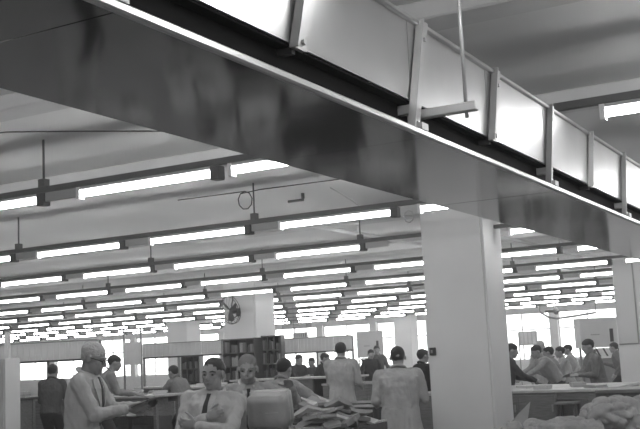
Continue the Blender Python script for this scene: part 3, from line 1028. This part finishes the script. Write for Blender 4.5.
p = at(140, 396, 17.3)
bench('sorting_bench', 'long sorting bench with drawers behind the grey-haired man', 'bench', p.x - 1.0, p.x + 0.55, p.y - 0.3, p.y + 0.5, 1.05, drawers=((0.42, 0.88),))
for k, lab in enumerate(('dark slatted crate under the drawer bench, left one', 'dark slatted crate under the drawer bench, right one')):
    t = thing('wooden_crate', lab, 'crate', (p.x - 0.45 + 0.62 * k, p.y + 0.1, 0), 0, 'crates under the drawer bench')
    for j in range(5):
        for y in (-0.2, 0.18):
            boxes('slat', [(-0.27, 0.27, y, y + 0.02, 0.05 + 0.13 * j, 0.16 + 0.13 * j)], M_WOODD, t)
    for x in (-0.27, 0.25):
        boxes('end_board', [(x, x + 0.02, -0.18, 0.18, 0.0, 0.69)], M_WOODD, t)
    boxes('crate_floor', [(-0.25, 0.25, -0.18, 0.18, 0.03, 0.05)], M_WOODD, t)
p = at(24, 388, 16.5)
bench('desk', 'dark sorting desk at the far left in front of the fascia frame', 'desk', p.x - 0.9, p.x + 0.0, p.y - 0.3, p.y + 0.35, 1.12, wood=M_WOOD, top=M_WOODD, panels=((0.05, 0.95),))
p = at(205, 384, 20.5)
bench('work_table', 'narrow table between the stooping man and the racks', 'table', p.x - 0.5, p.x + 1.6, p.y - 0.1, p.y + 0.6, 1.06)
bench('packing_table', 'broad packing table with cupboards right of the large column', 'table', -6.4, -3.45, 14.3, 16.3, 0.93, panels=((0.0, 0.745), (0.9, 1.0)))
p = at(625, 396, 12.0)
bench('counter', 'low dark counter below the column at the right edge', 'counter', p.x - 0.35, p.x + 1.0, p.y, p.y + 0.8, 1.0, wood=M_WOODD, top=M_WOOD, panels=((0, 1),))


def bin_box(label, x0, x1, y0, y1, z0, z1, planks, m=M_WOODD):
    """wooden mail bin of upright planks with a pale rim on legs"""
    t = thing('mail_bin', label, 'bin', ((x0 + x1) / 2, (y0 + y1) / 2, 0))
    w, d = (x1 - x0) / 2, (y1 - y0) / 2
    for i in range(planks):
        a, b = -w + 2 * w * i / planks, -w + 2 * w * (i + 1) / planks
        for y in (-d, d - 0.02):
            boxes('plank', [(a + 0.003, b - 0.003, y, y + 0.02, z0, z1)], m, t)
    for x in (-w, w - 0.02):
        boxes('side_board', [(x, x + 0.02, -d + 0.02, d - 0.02, z0, z1)], m, t)
    boxes('bin_floor', [(-w + 0.02, w - 0.02, -d + 0.02, d - 0.02, z0 + 0.05, z0 + 0.07)], m, t)
    for b in ((-w - 0.015, w + 0.015, -d - 0.015, -d + 0.025), (-w - 0.015, w + 0.015, d - 0.025, d + 0.015), (-w - 0.015, -w + 0.025, -d + 0.025, d - 0.025), (w - 0.025, w + 0.015, -d + 0.025, d - 0.025)):
        boxes('rim', [b + (z1, z1 + 0.03)], M_TOP, t)
    for sx in (-1, 1):
        for sy in (-1, 1):
            boxes('leg', [(sx * (w - 0.05) - 0.03, sx * (w - 0.05) + 0.03, sy * (d - 0.06) - 0.03, sy * (d - 0.06) + 0.03, 0, z0)], M_STEEL, t)
    return t


bin_box('dark wooden mail bin with pale rim left of the stout man', -6.75, -5.42, 11.3, 12.2, 0.25, 0.92, 8)
bin_box('ribbed wooden bin beyond the man in long coat', -9.1, -7.5, 16.4, 17.2, 0.3, 1.02, 14, M_WOOD)
p = at(300, 382, 22.0)
t = thing('long_counter', 'long counter with dark openings behind the mail heap', 'counter', (p.x, p.y, 0), 0)
boxes('counter_top', [(-1.6, 1.5, -0.35, 0.35, 1.08, 1.12)], M_TOP, t, 0.006)
for x0, x1 in ((-1.5, -0.75), (0.05, 0.5), (1.0, 1.4)):
    boxes('front_panel', [(x0, x1, -0.3, -0.27, 0.1, 1.08)], M_WOOD, t)
for x in (-1.5, -0.75, 0.05, 0.5, 1.0, 1.4):
    boxes('upright', [(x - 0.02, x + 0.02, -0.3, 0.3, 0, 1.08)], M_WOODD, t)
boxes('back_panel', [(-1.5, 1.4, 0.28, 0.3, 0.1, 1.08)], M_BLACK, t)

# dark pigeonhole racks against the fan column
BUND = [mat('bundle_%d' % k, v, 0.8, bump=0.3) for k, v in enumerate((0.06, 0.12, 0.2, 0.3, 0.09))]


def rack(label, p, rz, w, h, cols, rows, d=0.4, where='rack'):
    t = thing('pigeonhole_rack', label, 'rack', p, rz)
    boxes('back_panel', [(0, w, d - 0.02, d, 0.1, h)], M_WOODD, t)
    for x in (0, w - 0.03):
        boxes('side_panel', [(x, x + 0.03, 0, d - 0.02, 0, h)], M_WOODD, t)
    for j in range(rows + 1):
        z = 0.4 + (h - 0.43) * j / rows
        boxes('shelf', [(0.03, w - 0.03, 0, d - 0.02, z, z + 0.025)], M_WOODD, t)
    for j in range(rows):
        z = 0.4 + (h - 0.43) * j / rows + 0.025
        z2 = 0.4 + (h - 0.43) * (j + 1) / rows
        for i in range(1, cols):
            x = w * i / cols
            boxes('divider', [(x - 0.008, x + 0.008, 0, d - 0.02, z, z2)], M_WOODD, t)
        for i in range(cols):
            x0 = w * i / cols + 0.03
            ww = w / cols - 0.06
            hh = (z2 - z) * random.uniform(0.55, 0.93)
            o = thing('mail_bundle', 'upright mail bundle, %s slot of %s shelf up, %s' % (ORD[i], ORD[j], where), 'bundle', (0, 0, 0), 0, 'bundles in the dark racks')
            o.location = Vector(p) + Matrix.Rotation(rz, 3, 'Z') @ Vector((x0, 0.03, z))
            o.rotation_euler = (0, 0, rz)
            nn = random.randint(2, 3)
            for k in range(nn):
                a, b = ww * k / nn, ww * (k + 1) / nn
                boxes('wrapped_pack', [(a + 0.004, b - 0.004, 0, 0.25, 0.0, hh * random.uniform(0.8, 1.0))], random.choice(BUND), o)
    return t


p = at(222, 370, 24.6)
rack('dark pigeonhole rack on the front of the fan column', (p.x, p.y, 0), radians(4), 0.92, 2.06, 4, 5, where='front rack')
p = at(262, 370, 24.6)
rack('dark pigeonhole rack right of the fan column', (p.x, p.y, 0), radians(18), 0.50, 2.10, 3, 5, where='right rack')
p = at(181, 366, 26.0)
rack('dark patterned rack behind the stooping man', (p.x, p.y, 0), radians(20), 0.48, 1.72, 3, 4, where='left rack')

# wall fan on the column
p = at(234, 311, 25.9)
fan = thing('wall_fan', 'dark wall fan with round wire cage on the column', 'fan', (at(238, 311, 25.6).x, 21.5, p.z))
tubes('bracket', [([(0, 0, -0.05), (0, -0.12, -0.05), (0, -0.2, 0.0)], 0.025)], M_DARK, fan)
boxes('wall_plate', [(-0.06, 0.06, -0.02, 0, -0.15, 0.05)], M_DARK, fan)
V, Fc = ellipsoid((0, -0.22, 0.0), (0.09, 0.13, 0.09))
mesh_obj('motor', V, Fc, M_DARK, fan, True)
tl = Matrix.Rotation(radians(-18), 3, 'Z') @ Matrix.Rotation(radians(12), 3, 'X')
fc = Vector((0.0, -0.36, 0.0))
for k in range(3):
    a = 2 * pi * k / 3 + 0.4
    u, v = tl @ Vector((cos(a), 0, sin(a))), tl @ Vector((-sin(a), 0.5, cos(a))).normalized()
    pts = [(0.04, -0.03), (0.12, -0.075), (0.26, -0.09), (0.30, 0.0), (0.24, 0.08), (0.1, 0.05), (0.04, 0.02)]
    V = [fc + u * x + v * y for x, y in pts] + [fc + u * x + v * y + tl @ Vector((0, 0.006, 0)) for x, y in pts]
    n = len(pts)
    Fc = [tuple(range(n)), tuple(range(2 * n - 1, n - 1, -1))] + [(i, (i + 1) % n, n + (i + 1) % n, n + i) for i in range(n)]
    mesh_obj('blade', V, Fc, M_DARK, fan)
for dy in (-0.06, 0.06):
    bm = bmesh.new()
    tube(bm, [fc + tl @ Vector((0.35 * cos(a * pi / 12), dy * 0.5, 0.35 * sin(a * pi / 12))) for a in range(24)], 0.008, 6, closed=True)
    bm_obj('cage_ring', bm, M_DARK, fan, True)
for k in range(16):
    a = 2 * pi * k / 16
    bm = bmesh.new()
    tube(bm, [fc + tl @ Vector((0.03 * cos(a), -0.08, 0.03 * sin(a))), fc + tl @ Vector((0.18 * cos(a), -0.075, 0.18 * sin(a))), fc + tl @ Vector((0.35 * cos(a), -0.03, 0.35 * sin(a)))], 0.004, 4)
    bm_obj('cage_wire', bm, M_DARK, fan)
tubes('power_cord', [([(-0.1, -0.02, 0.55), (-0.17, -0.02, 0.2), (-0.22, -0.02, -0.05), (-0.15, -0.03, -0.2), (0, -0.03, -0.12)], 0.012)], M_DARK, fan)

# left-edge cabinet and post
p = at(11, 392, 13.5)
t = thing('steel_cabinet', 'pale steel cabinet cut by the left edge', 'cabinet', (p.x - 0.7, p.y - 0.3, 0), radians(20))
boxes('body', [(0, 0.7, 0, 0.45, 0, 1.74)], M_PANEL, t, 0.01)
dr = boxes('door', [(0.02, 0.34, -0.018, 0, 0.08, 1.7)], M_PANEL, t, 0.004)
boxes('handle', [(0.30, 0.32, -0.04, -0.018, 0.95, 1.08)], M_DARK, dr)
dr = boxes('door', [(0.36, 0.68, -0.018, 0, 0.08, 1.7)], M_PANEL, t, 0.004)
boxes('vent', [(0.45, 0.60, -0.022, -0.018, 1.50, 1.60)], M_DARK, dr)
p = at(7.5, 345, 14.2)
t = thing('white_post', 'slim white upright post behind the cabinet at left edge', 'post', (p.x, p.y, 0))
boxes('shaft', [(-0.03, 0.03, -0.03, 0.03, 0.02, 2.1)], M_WHITE, t)
boxes('foot_plate', [(-0.08, 0.08, -0.08, 0.08, 0, 0.02)], M_STEEL, t)

# far machines with slotted hood panels and striped chutes
def machine(label, p, q, z0, z1, zc):
    p, q = Vector(p), Vector(q)
    L = (q - p).length
    t = thing('sorting_machine', label, 'machine', (p.x, p.y, 0), math.atan2(q.y - p.y, q.x - p.x))
    boxes('hood_panel', [(0, L, 0, 0.3, z0, z1)], M_PANEL, t, 0.01)
    boxes('slot', [(L * 0.73, L * 0.82, -0.006, 0.0, z0 + (z1 - z0) * 0.18, z0 + (z1 - z0) * 0.62)], M_DARK, t)
    for k in range(5):
        x = L * (0.26 + 0.045 * k)
        boxes('letter_mark', [(x, x + L * 0.03, -0.004, 0, z0 + (z1 - z0) * 0.42, z0 + (z1 - z0) * 0.46)], M_STEEL, t)
    boxes('base', [(0.05, L - 0.05, 0.02, 0.28, 0, zc - 0.05)], M_STEEL, t)
    boxes('chute_board', [(L * 0.15, L, -0.08, -0.06, zc, z0 - 0.01)], M_WHITE, t)
    n = 5
    for k in range(n):
        x = L * 0.17 + L * 0.72 * k / (n - 1)
        hgt = z0 - 0.02 - zc
        V = [(x - 0.07, -0.082, z0 - 0.02), (x - 0.02, -0.082, z0 - 0.02), (min(L, x + 0.11), -0.082, zc + 0.01), (x + 0.05, -0.082, zc + 0.01)]
        V += [(a, b + 0.021, c) for a, b, c in V]
        mesh_obj('stripe', V, [(0, 1, 2, 3), (7, 6, 5, 4), (0, 4, 5, 1), (1, 5, 6, 2), (2, 6, 7, 3), (3, 7, 4, 0)], M_DARK, t)
    for x in (0.02, L - 0.06):
        boxes('upright', [(x, x + 0.04, 0.1, 0.16, 0, z0)], M_STEEL, t)
    return t


a, b = at(580, 330, 28.0), at(620, 330, 28.4)
machine('pale slotted machine hood with striped chute beside the right column', (a.x, a.y, 0), (b.x, b.y, 0), 1.40, 2.22, 1.15)
a, b = at(357, 340, 32), at(383, 340, 32)
machine('far pale slotted machine hood behind the man in dark waistcoat', (a.x, a.y, 0), (b.x, b.y, 0), 1.42, 2.24, 1.12)
a, b = at(519, 338, 38), at(537, 338, 38)
t = thing('notice_board', 'grey notice board in front of the bright far windows', 'board', (a.x, a.y, 0), math.atan2(b.y - a.y, b.x - a.x))
L = (b - a).length
boxes('sheet', [(0, L, 0, 0.03, 1.55, 2.07)], M_GEAR, t)
for k in range(4):
    boxes('paper_strip', [(L * (0.08 + 0.22 * k), L * (0.24 + 0.22 * k), -0.006, 0, 1.6, 2.02)], M_PAPER if k % 2 else M_PANEL, t)
for x in (0.0, L):
    boxes('post', [(x - 0.02, x + 0.02, 0.03, 0.06, 0, 2.07)], M_STEEL, t)

# hanging bar and sign in the middle distance
a, b = at(282, 327, 32.6), at(312, 325.5, 32.6)
t = thing('hanging_bar', 'unlit dark bar hanging in the middle distance above the sign', 'fixture', (a.x, a.y, 0), math.atan2(b.y - a.y, b.x - a.x))
L = (b - a).length
boxes('casing', [(0, L, -0.06, 0.06, a.z - 0.06, a.z + 0.06)], M_STEEL, t, 0.01)
for x in (0.1, L - 0.1):
    tubes('hanger', [([(x, 0, a.z + 0.06), (x, 0, ZC)], 0.01)], M_DARK, t)
a, b = at(293, 336, 31.4), at(308, 335.3, 31.4)
t = thing('hanging_sign', 'small grey hanging sign above the middle fascia', 'sign', (a.x, a.y, 0), math.atan2(b.y - a.y, b.x - a.x))
L = (b - a).length
boxes('plate', [(0, L, -0.01, 0.01, a.z - 0.08, a.z + 0.10)], M_GEAR, t)
for k in range(6):
    x = L * (0.10 + 0.14 * k)
    boxes('letter_mark', [(x, x + L * 0.06, -0.014, -0.01, a.z - 0.045, a.z + 0.065)], M_DARK, t)
for x in (0.03, L - 0.03):
    tubes('hanger', [([(x, 0, a.z + 0.10), (x, 0, ZC)], 0.006)], M_DARK, t)

# hanging fan and bent pipe silhouetted against the far windows at right
p = at(556, 311, 33)
t = thing('ceiling_fan', 'small dark fan hanging before the bright windows at right', 'fan', (p.x, p.y, p.z))
V, Fc = ellipsoid((0, 0, 0), (0.10, 0.10, 0.12), n=10, m=8)
mesh_obj('motor', V, Fc, M_STEEL, t, True)
for k in range(4):
    a = k * pi / 2 + 0.5
    mx = Matrix.Rotation(a, 4, 'Z') @ Matrix.Rotation(0.5, 4, 'X')
    bm = bmesh.new()
    box(bm, 0.08, 0.36, -0.07, 0.07, -0.004, 0.004, mx)
    bm_obj('blade', bm, M_STEEL, t)
tubes('stem', [([(0, 0, 0.1), (0, 0, ZC - p.z)], 0.015)], M_STEEL, t)
pts = [at(540, 312, 32), at(548, 317, 32), at(557, 318.5, 32), at(575, 316, 32), at(596, 312.5, 32)]
t = thing('hanging_pipe', 'bent grey pipe hanging before the bright windows at right', 'pipe')
tubes('pipe_run', [([tuple(q) for q in pts], 0.035)], M_STEEL, t)
for q in (pts[0], pts[-1]):
    tubes('hanger', [([tuple(q), (q.x, q.y, ZC)], 0.012)], M_STEEL, t)

# stool by the packing table
t = thing('stool', 'dark wooden stool in the gap below the packing table', 'stool', (-3.98, 14.1, 0))
boxes('seat', [(-0.15, 0.15, -0.15, 0.15, 0.74, 0.775)], M_WOOD, t, 0.008)
for sx in (-1, 1):
    for sy in (-1, 1):
        tubes('leg', [([(sx * 0.12, sy * 0.12, 0.74), (sx * 0.15, sy * 0.15, 0.0)], 0.02)], M_WOODD, t)
for sy in (-1, 1):
    tubes('stretcher', [([(-0.135, sy * 0.135, 0.32), (0.135, sy * 0.135, 0.32)], 0.013)], M_WOODD, t)

# ------------------------------------------------------------------ front trolley with the parcel and heap of packets
PC = at(272, 424, 8.35)
TZ = 0.98
TX0, TX1, TY0, TY1 = PC.x - 0.24, PC.x + 0.80, PC.y - 0.36, PC.y + 0.45
t = thing('mail_trolley', 'flat mail trolley heaped with packets in the foreground', 'trolley', ((TX0 + TX1) / 2, (TY0 + TY1) / 2, 0), 0)
tw, td = (TX1 - TX0) / 2, (TY1 - TY0) / 2
boxes('deck', [(-tw, tw, -td, td, TZ - 0.05, TZ)], M_WOOD, t)
for b in ((-tw, tw, -td - 0.02, -td), (-tw, tw, td, td + 0.02), (tw, tw + 0.02, -td - 0.02, td + 0.02)):
    boxes('rim_board', [b + (TZ - 0.09, TZ + 0.03)], M_WOODD, t)
for sx in (-1, 1):
    for sy in (-1, 1):
        x, y = sx * (tw - 0.06), sy * (td - 0.06)
        boxes('leg', [(x - 0.025, x + 0.025, y - 0.025, y + 0.025, 0.12, TZ - 0.05)], M_STEEL, t)
        bm = bmesh.new()
        tube(bm, [(x - 0.02, y, 0.06), (x + 0.02, y, 0.06)], 0.06, 14)
        bm_obj('wheel', bm, M_BLACK, t, True)

par = thing('parcel', 'square brown paper parcel on the trolley under the leaning arm', 'parcel', (PC.x, PC.y, TZ), radians(14))
par.rotation_euler = (radians(13), 0, radians(14))
par.location.z = TZ + 0.04
bm = bmesh.new()
bmesh.ops.create_cube(bm, size=1.0)
bmesh.ops.subdivide_edges(bm, edges=list(bm.edges), cuts=4, use_grid_fill=True)
for v in bm.verts:
    c = v.co
    bulge = 1 + 0.02 * (1 - abs(c.z * 2) ** 2)
    c.x, c.y, c.z = c.x * 0.31 * bulge + random.uniform(-.003, .003), c.y * 0.26 * bulge + random.uniform(-.003, .003), (c.z + 0.5) * 0.275 + (0.006 * random.random() if c.z > -0.4 else 0)
bmesh.ops.bevel(bm, geom=[e for e in bm.edges if e.calc_face_angle(0) > 1.0], offset=0.012, segments=2, affect='EDGES')
wrap = bm_obj('wrapping', bm, M_KRAFT, par, True)
tubes('string', [([(-0.16, 0, 0.0), (-0.169, 0, 0.12), (-0.16, 0, 0.287), (0.16, 0, 0.287), (0.169, 0, 0.12), (0.16, 0, 0.0)], 0.003)], M_PAPER, par, 5)
boxes('address_label', [(0.0, 0.11, -0.145, -0.129, 0.08, 0.15)], M_KRAFT, par)

boxes('packing_block', [(-0.14, 0.14, 0.0, 0.12, -0.04, 0.0)], M_KRAFT, par)
rp = random.Random(11)
PK = [mat('packet_paper_%d' % k, v, 0.7, bump=0.2, bscale=20, var=0.1) for k, v in enumerate((0.30, 0.42, 0.55, 0.65, 0.22))]
pm = []
for k in range(6):
    bm = bmesh.new()
    bmesh.ops.create_cube(bm, size=1.0)
    bmesh.ops.subdivide_edges(bm, edges=list(bm.edges), cuts=2, use_grid_fill=True)
    w, d, h = rp.uniform(0.16, 0.26), rp.uniform(0.11, 0.16), rp.uniform(0.012, 0.05)
    for v in bm.verts:
        v.co = Vector((v.co.x * w, v.co.y * d, v.co.z * h * (1.0 if abs(v.co.x) < 0.4 else 0.6) + 0.012 * (v.co.x * 2) ** 2 * (k % 2)))
    o = bm_obj('proto', bm, PK[k % 5], None, False)
    pm.append((o.data, w, d, h))
    bpy.data.objects.remove(o)
lab_me = None
kinds = ['thick pale packet', 'thin grey envelope', 'white envelope', 'flat wrapped packet', 'dark brown packet', 'small stuffed packet']
places = ['lowest layer', 'second layer', 'third layer', 'fourth layer', 'top']
cnt = {}
spots = []
for layer, nn in enumerate((12, 11, 9, 7, 5)):
    for k in range(nn):
        fx = rp.uniform(0.30, 0.97)
        fx = 0.63 + (fx - 0.63) * (1 - 0.11 * layer)
        fy = 0.5 + (rp.uniform(0.05, 0.95) - 0.5) * (1 - 0.13 * layer)
        spots.append((layer, TX0 + (TX1 - TX0) * (0.30 + 0.68 * (fx - 0.30) / 0.67), TY0 + (TY1 - TY0) * fy))
for n, (layer, x, y) in enumerate(spots):
    k = n % 6
    me, w, d, h = pm[k]
    if x < PC.x + 0.36:
        x = PC.x + 0.36 + rp.uniform(0, 0.2)
    o = bpy.data.objects.new('mail_packet', me)
    link(o)
    o.location = (min(x, TX1 - 0.10), y, TZ + 0.03 + layer * 0.042)
    o.rotation_euler = (rp.uniform(-0.4, 0.4) * min(1, layer), rp.uniform(-0.4, 0.4) * min(1, layer), rp.uniform(0, 6.28))
    i = cnt.get((k, layer), 0)
    cnt[(k, layer)] = i + 1
    tag(o, '%s in the heap on the trolley, %s%s' % (kinds[k], places[layer], ', nearer the parcel' if i == 0 and k < 6 and x < PC.x + 0.7 else ''), 'packet', 'packets heaped on the trolley')
    lb = boxes('address_label', [(-0.04, 0.04, -0.022, 0.022, h / 2 + 0.0005, h / 2 + 0.0025)], M_PAPER, o)

by_label = {}
for o in COL.objects:
    if o.name.startswith('mail_packet'):
        by_label.setdefault(o['label'], []).append(o)
for lab, lst in by_label.items():
    if len(lst) > 1:
        for k, o in enumerate(sorted(lst, key=lambda q: px_of(q.location)[0])):
            o['label'] = lab + ((', left one' if k == 0 else ', right one') if len(lst) == 2 else ', %s from left' % ORD[k])

# papers held by the grey-haired man
cw = m1.matrix_basis @ Vector((0.01, 0.53, 1.235))
t = thing('clipboard_papers', 'sheaf of papers held by the grey-haired man', 'papers', cw, m1.rotation_euler.z)
bm = bmesh.new()
box(bm, -0.15, 0.15, -0.10, 0.11, -0.004, 0.002, Matrix.Rotation(radians(20), 4, 'X'))
bm_obj('board', bm, M_WOOD, t)
for k in range(3):
    bm = bmesh.new()
    box(bm, -0.14 + 0.01 * k, 0.13 + 0.01 * k, -0.09, 0.105 + 0.004 * k, 0.003 + 0.003 * k, 0.0045 + 0.003 * k, Matrix.Rotation(radians(20 - 1.5 * k), 4, 'X') @ Matrix.Rotation(radians(3 * k - 3), 4, 'Z'))
    bm_obj('sheet', bm, M_PAPER, t)

# letters on the benches
def letter_stack(label, x, y, z, n, rz, group, w=0.24, d=0.12, m=None):
    t = thing('letter_stack', label, 'letters', (x, y, z), rz, group)
    zz = 0.0
    for k in range(n):
        h = random.uniform(0.012, 0.03)
        jx, jy = random.uniform(-.012, .012), random.uniform(-.01, .01)
        boxes('letter', [(-w / 2 + jx, w / 2 + jx, -d / 2 + jy, d / 2 + jy, zz, zz + h)], m or random.choice([M_PAPER, M_PANEL, M_KRAFT]), t)
        zz += h
    return t


p = at(140, 396, 17.3)
for k in range(5):
    letter_stack('low stack of letters on the drawer bench, %s from the left' % ORD[k], p.x - 0.8 + 0.3 * k, p.y - 0.1 + 0.12 * (k % 3), 1.05, 2 + k % 3, 0.2 * k, 'letters on the drawer bench')
for k in range(7):
    letter_stack('pile of letters on the broad packing table, %s from the left' % ORD[k], -6.0 + 0.38 * k, 14.65 + 0.5 * (k % 2), 0.93, 2 + (k * 2) % 3, 0.4 * k, 'letters on the broad packing table', 0.3, 0.2)
p = at(28, 388, 16.6)
for k in range(2):
    letter_stack('heap of mail on the far left desk, %s from the left' % ORD[k], p.x - 0.65 + 0.4 * k, p.y + 0.05, 1.12, 4 + k, 0.3 * k, 'mail on the far left desk', 0.3, 0.2)
p = at(205, 384, 20.5)
for k in range(3):
    letter_stack('small letter stack on the narrow table, %s from the left' % ORD[k], p.x - 0.2 + 0.45 * k, p.y + 0.2, 1.06, 3, 0.5 * k, 'letters on the narrow table')
for k in range(4):
    letter_stack('packet pile inside the ribbed bin, %s from the left' % ORD[k], -8.85 + 0.37 * k, 16.8, 0.37, 12, 0.03 * k, 'packets in the ribbed bin', 0.30, 0.24)
for k in range(3):
    letter_stack('packet pile inside the dark mail bin, %s from the left' % ORD[k], -6.5 + 0.42 * k, 11.75, 0.32, 12, 0.03 * k, 'packets in the dark mail bin', 0.34, 0.26)

# ------------------------------------------------------------------ mail sacks at the right front, on a low truck
p = at(594, 425, 7.3)
ST = thing('sack_truck', 'low flat truck under the mail sacks at lower right', 'truck', (p.x, p.y, 0), HEAD)
boxes('deck', [(-0.65, 0.75, -0.35, 0.45, 0.74, 0.78)], M_WOOD, ST)
for sx in (-0.6, 0.7):
    for sy in (-0.3, 0.4):
        boxes('leg', [(sx - 0.025, sx + 0.025, sy - 0.025, sy + 0.025, 0.1, 0.74)], M_STEEL, ST)
        bm = bmesh.new()
        tube(bm, [(sx - 0.02, sy, 0.06), (sx + 0.02, sy, 0.06)], 0.06, 12)
        bm_obj('wheel', bm, M_BLACK, ST, True)
RH = Matrix.Rotation(HEAD, 3, 'Z')


def sack(label, lx, ly, z, L, r, rz, tilt=0.0):
    base = Vector((p.x, p.y, 0)) + RH @ Vector((lx, ly, 0))
    t = thing('mail_sack', label, 'sack', (base.x, base.y, z), HEAD + rz, 'mail sacks at lower right')
    rs = random.Random(int(lx * 100) + int(ly * 10) + 5)
    P = [ellipsoid((0, 0, r * 0.8), (L * 0.5, r * 1.1, r * 0.8))]
    for k in range(6):
        P.append(ellipsoid((rs.uniform(-.35, .35) * L, rs.uniform(-.5, .5) * r, r * rs.uniform(0.7, 1.05)), (L * 0.2, r * 0.55, r * rs.uniform(0.4, 0.6)), n=12, m=8))
    P.append(limb((L * 0.40, 0, r * 0.8), (L * 0.60, 0, r * (0.85 + tilt)), r * 0.6, r * 0.22))
    P.append(limb((L * 0.58, 0, r * (0.84 + tilt)), (L * 0.74, 0.02, r * (0.95 + tilt * 1.6)), r * 0.2, r * 0.42))
    bag = fuse('bag', P, M_SACK, t, 0.012, 3)

    def lump(x, y, z_):
        c = (x * 8 + lx * 7, y * 8 + ly * 5, z_ * 8 + z)
        cr = 1 - abs(mnoise.noise((c[0] * 0.7, c[1] * 1.3, c[2] * 1.3 + 3)))
        cr2 = 1 - abs(mnoise.noise((c[0] * 1.6 + 5, c[1] * 1.1, c[2] * 1.4)))
        return 0.025 * mnoise.noise(c) - 0.035 * cr ** 9 - 0.02 * cr2 ** 10 + 0.012
    ruffle(bag.data, lump)
    bm = bmesh.new()
    c = Vector((L * 0.60, 0, r * (0.86 + tilt)))
    tube(bm, [c + Vector((0, r * 0.27 * cos(a * pi / 6), r * 0.27 * sin(a * pi / 6))) for a in range(12)], 0.008, 6, closed=True)
    bm_obj('tie_cord', bm, M_DARK, t, True)
    return t


sack('pale lumpy mail sack lying left in the lower right pile', -0.20, -0.05, 0.78, 0.58, 0.17, 3.3, 0.2)
sack('plump pale mail sack on top of the lower right pile', 0.16, 0.10, 0.93, 0.50, 0.15, 0.4, 0.6)
sack('creased mail sack at the right end of the lower right pile', 0.48, 0.02, 0.78, 0.50, 0.18, 0.2, 0.5)
sack('small slumped mail sack at the back of the lower right pile', 0.55, 0.28, 0.78, 0.45, 0.17, 2.2, 0.2)
q = at(517, 425, 8.2)
t = thing('cardboard_carton', 'open cardboard carton with raised flap below the large column', 'carton', (q.x, q.y, 0), HEAD)
boxes('side_wall', [(-0.16, 0.16, -0.12, -0.11, 0.55, 0.88), (-0.16, 0.16, 0.11, 0.12, 0.55, 0.88), (-0.16, -0.15, -0.11, 0.11, 0.55, 0.88), (0.15, 0.16, -0.11, 0.11, 0.55, 0.88), (-0.15, 0.15, -0.11, 0.11, 0.55, 0.56)], M_KRAFT, t)
V = [(-0.16, -0.12, 0.88), (0.05, -0.14, 0.93), (0.09, -0.16, 1.13), (-0.02, -0.15, 1.03), (-0.16, -0.112, 0.88), (0.05, -0.132, 0.93), (0.09, -0.152, 1.13), (-0.02, -0.142, 1.03)]
mesh_obj('flap', V, [(0, 1, 2, 3), (7, 6, 5, 4), (0, 4, 5, 1), (1, 5, 6, 2), (2, 6, 7, 3), (3, 7, 4, 0)], M_KRAFT, t)
tb = thing('carton_stand', 'small low table under the open cardboard carton', 'table', (q.x, q.y, 0), HEAD)
boxes('table_top', [(-0.25, 0.25, -0.2, 0.2, 0.52, 0.55)], M_WOOD, tb)
for sx in (-0.22, 0.22):
    for sy in (-0.17, 0.17):
        boxes('leg', [(sx - 0.02, sx + 0.02, sy - 0.02, sy + 0.02, 0, 0.52)], M_WOODD, tb)

# ------------------------------------------------------------------ dust haze in the hall
hz = bpy.data.materials.new('dust_haze')
hz.use_nodes = True
hz.node_tree.nodes.clear()
vs = hz.node_tree.nodes.new('ShaderNodeVolumeScatter')
vs.inputs['Density'].default_value = 0.006
vs.inputs['Anisotropy'].default_value = 0.2
ho = hz.node_tree.nodes.new('ShaderNodeOutputMaterial')
hz.node_tree.links.new(vs.outputs[0], ho.inputs['Volume'])
tag(boxes('haze', [(XL - .5, XR + .6, YF - .5, YB + .6, -0.3, ZC + .3)], hz), 'thin dusty haze filling the hall air', 'haze', kind='stuff')
S.cycles.volume_bounces = 0
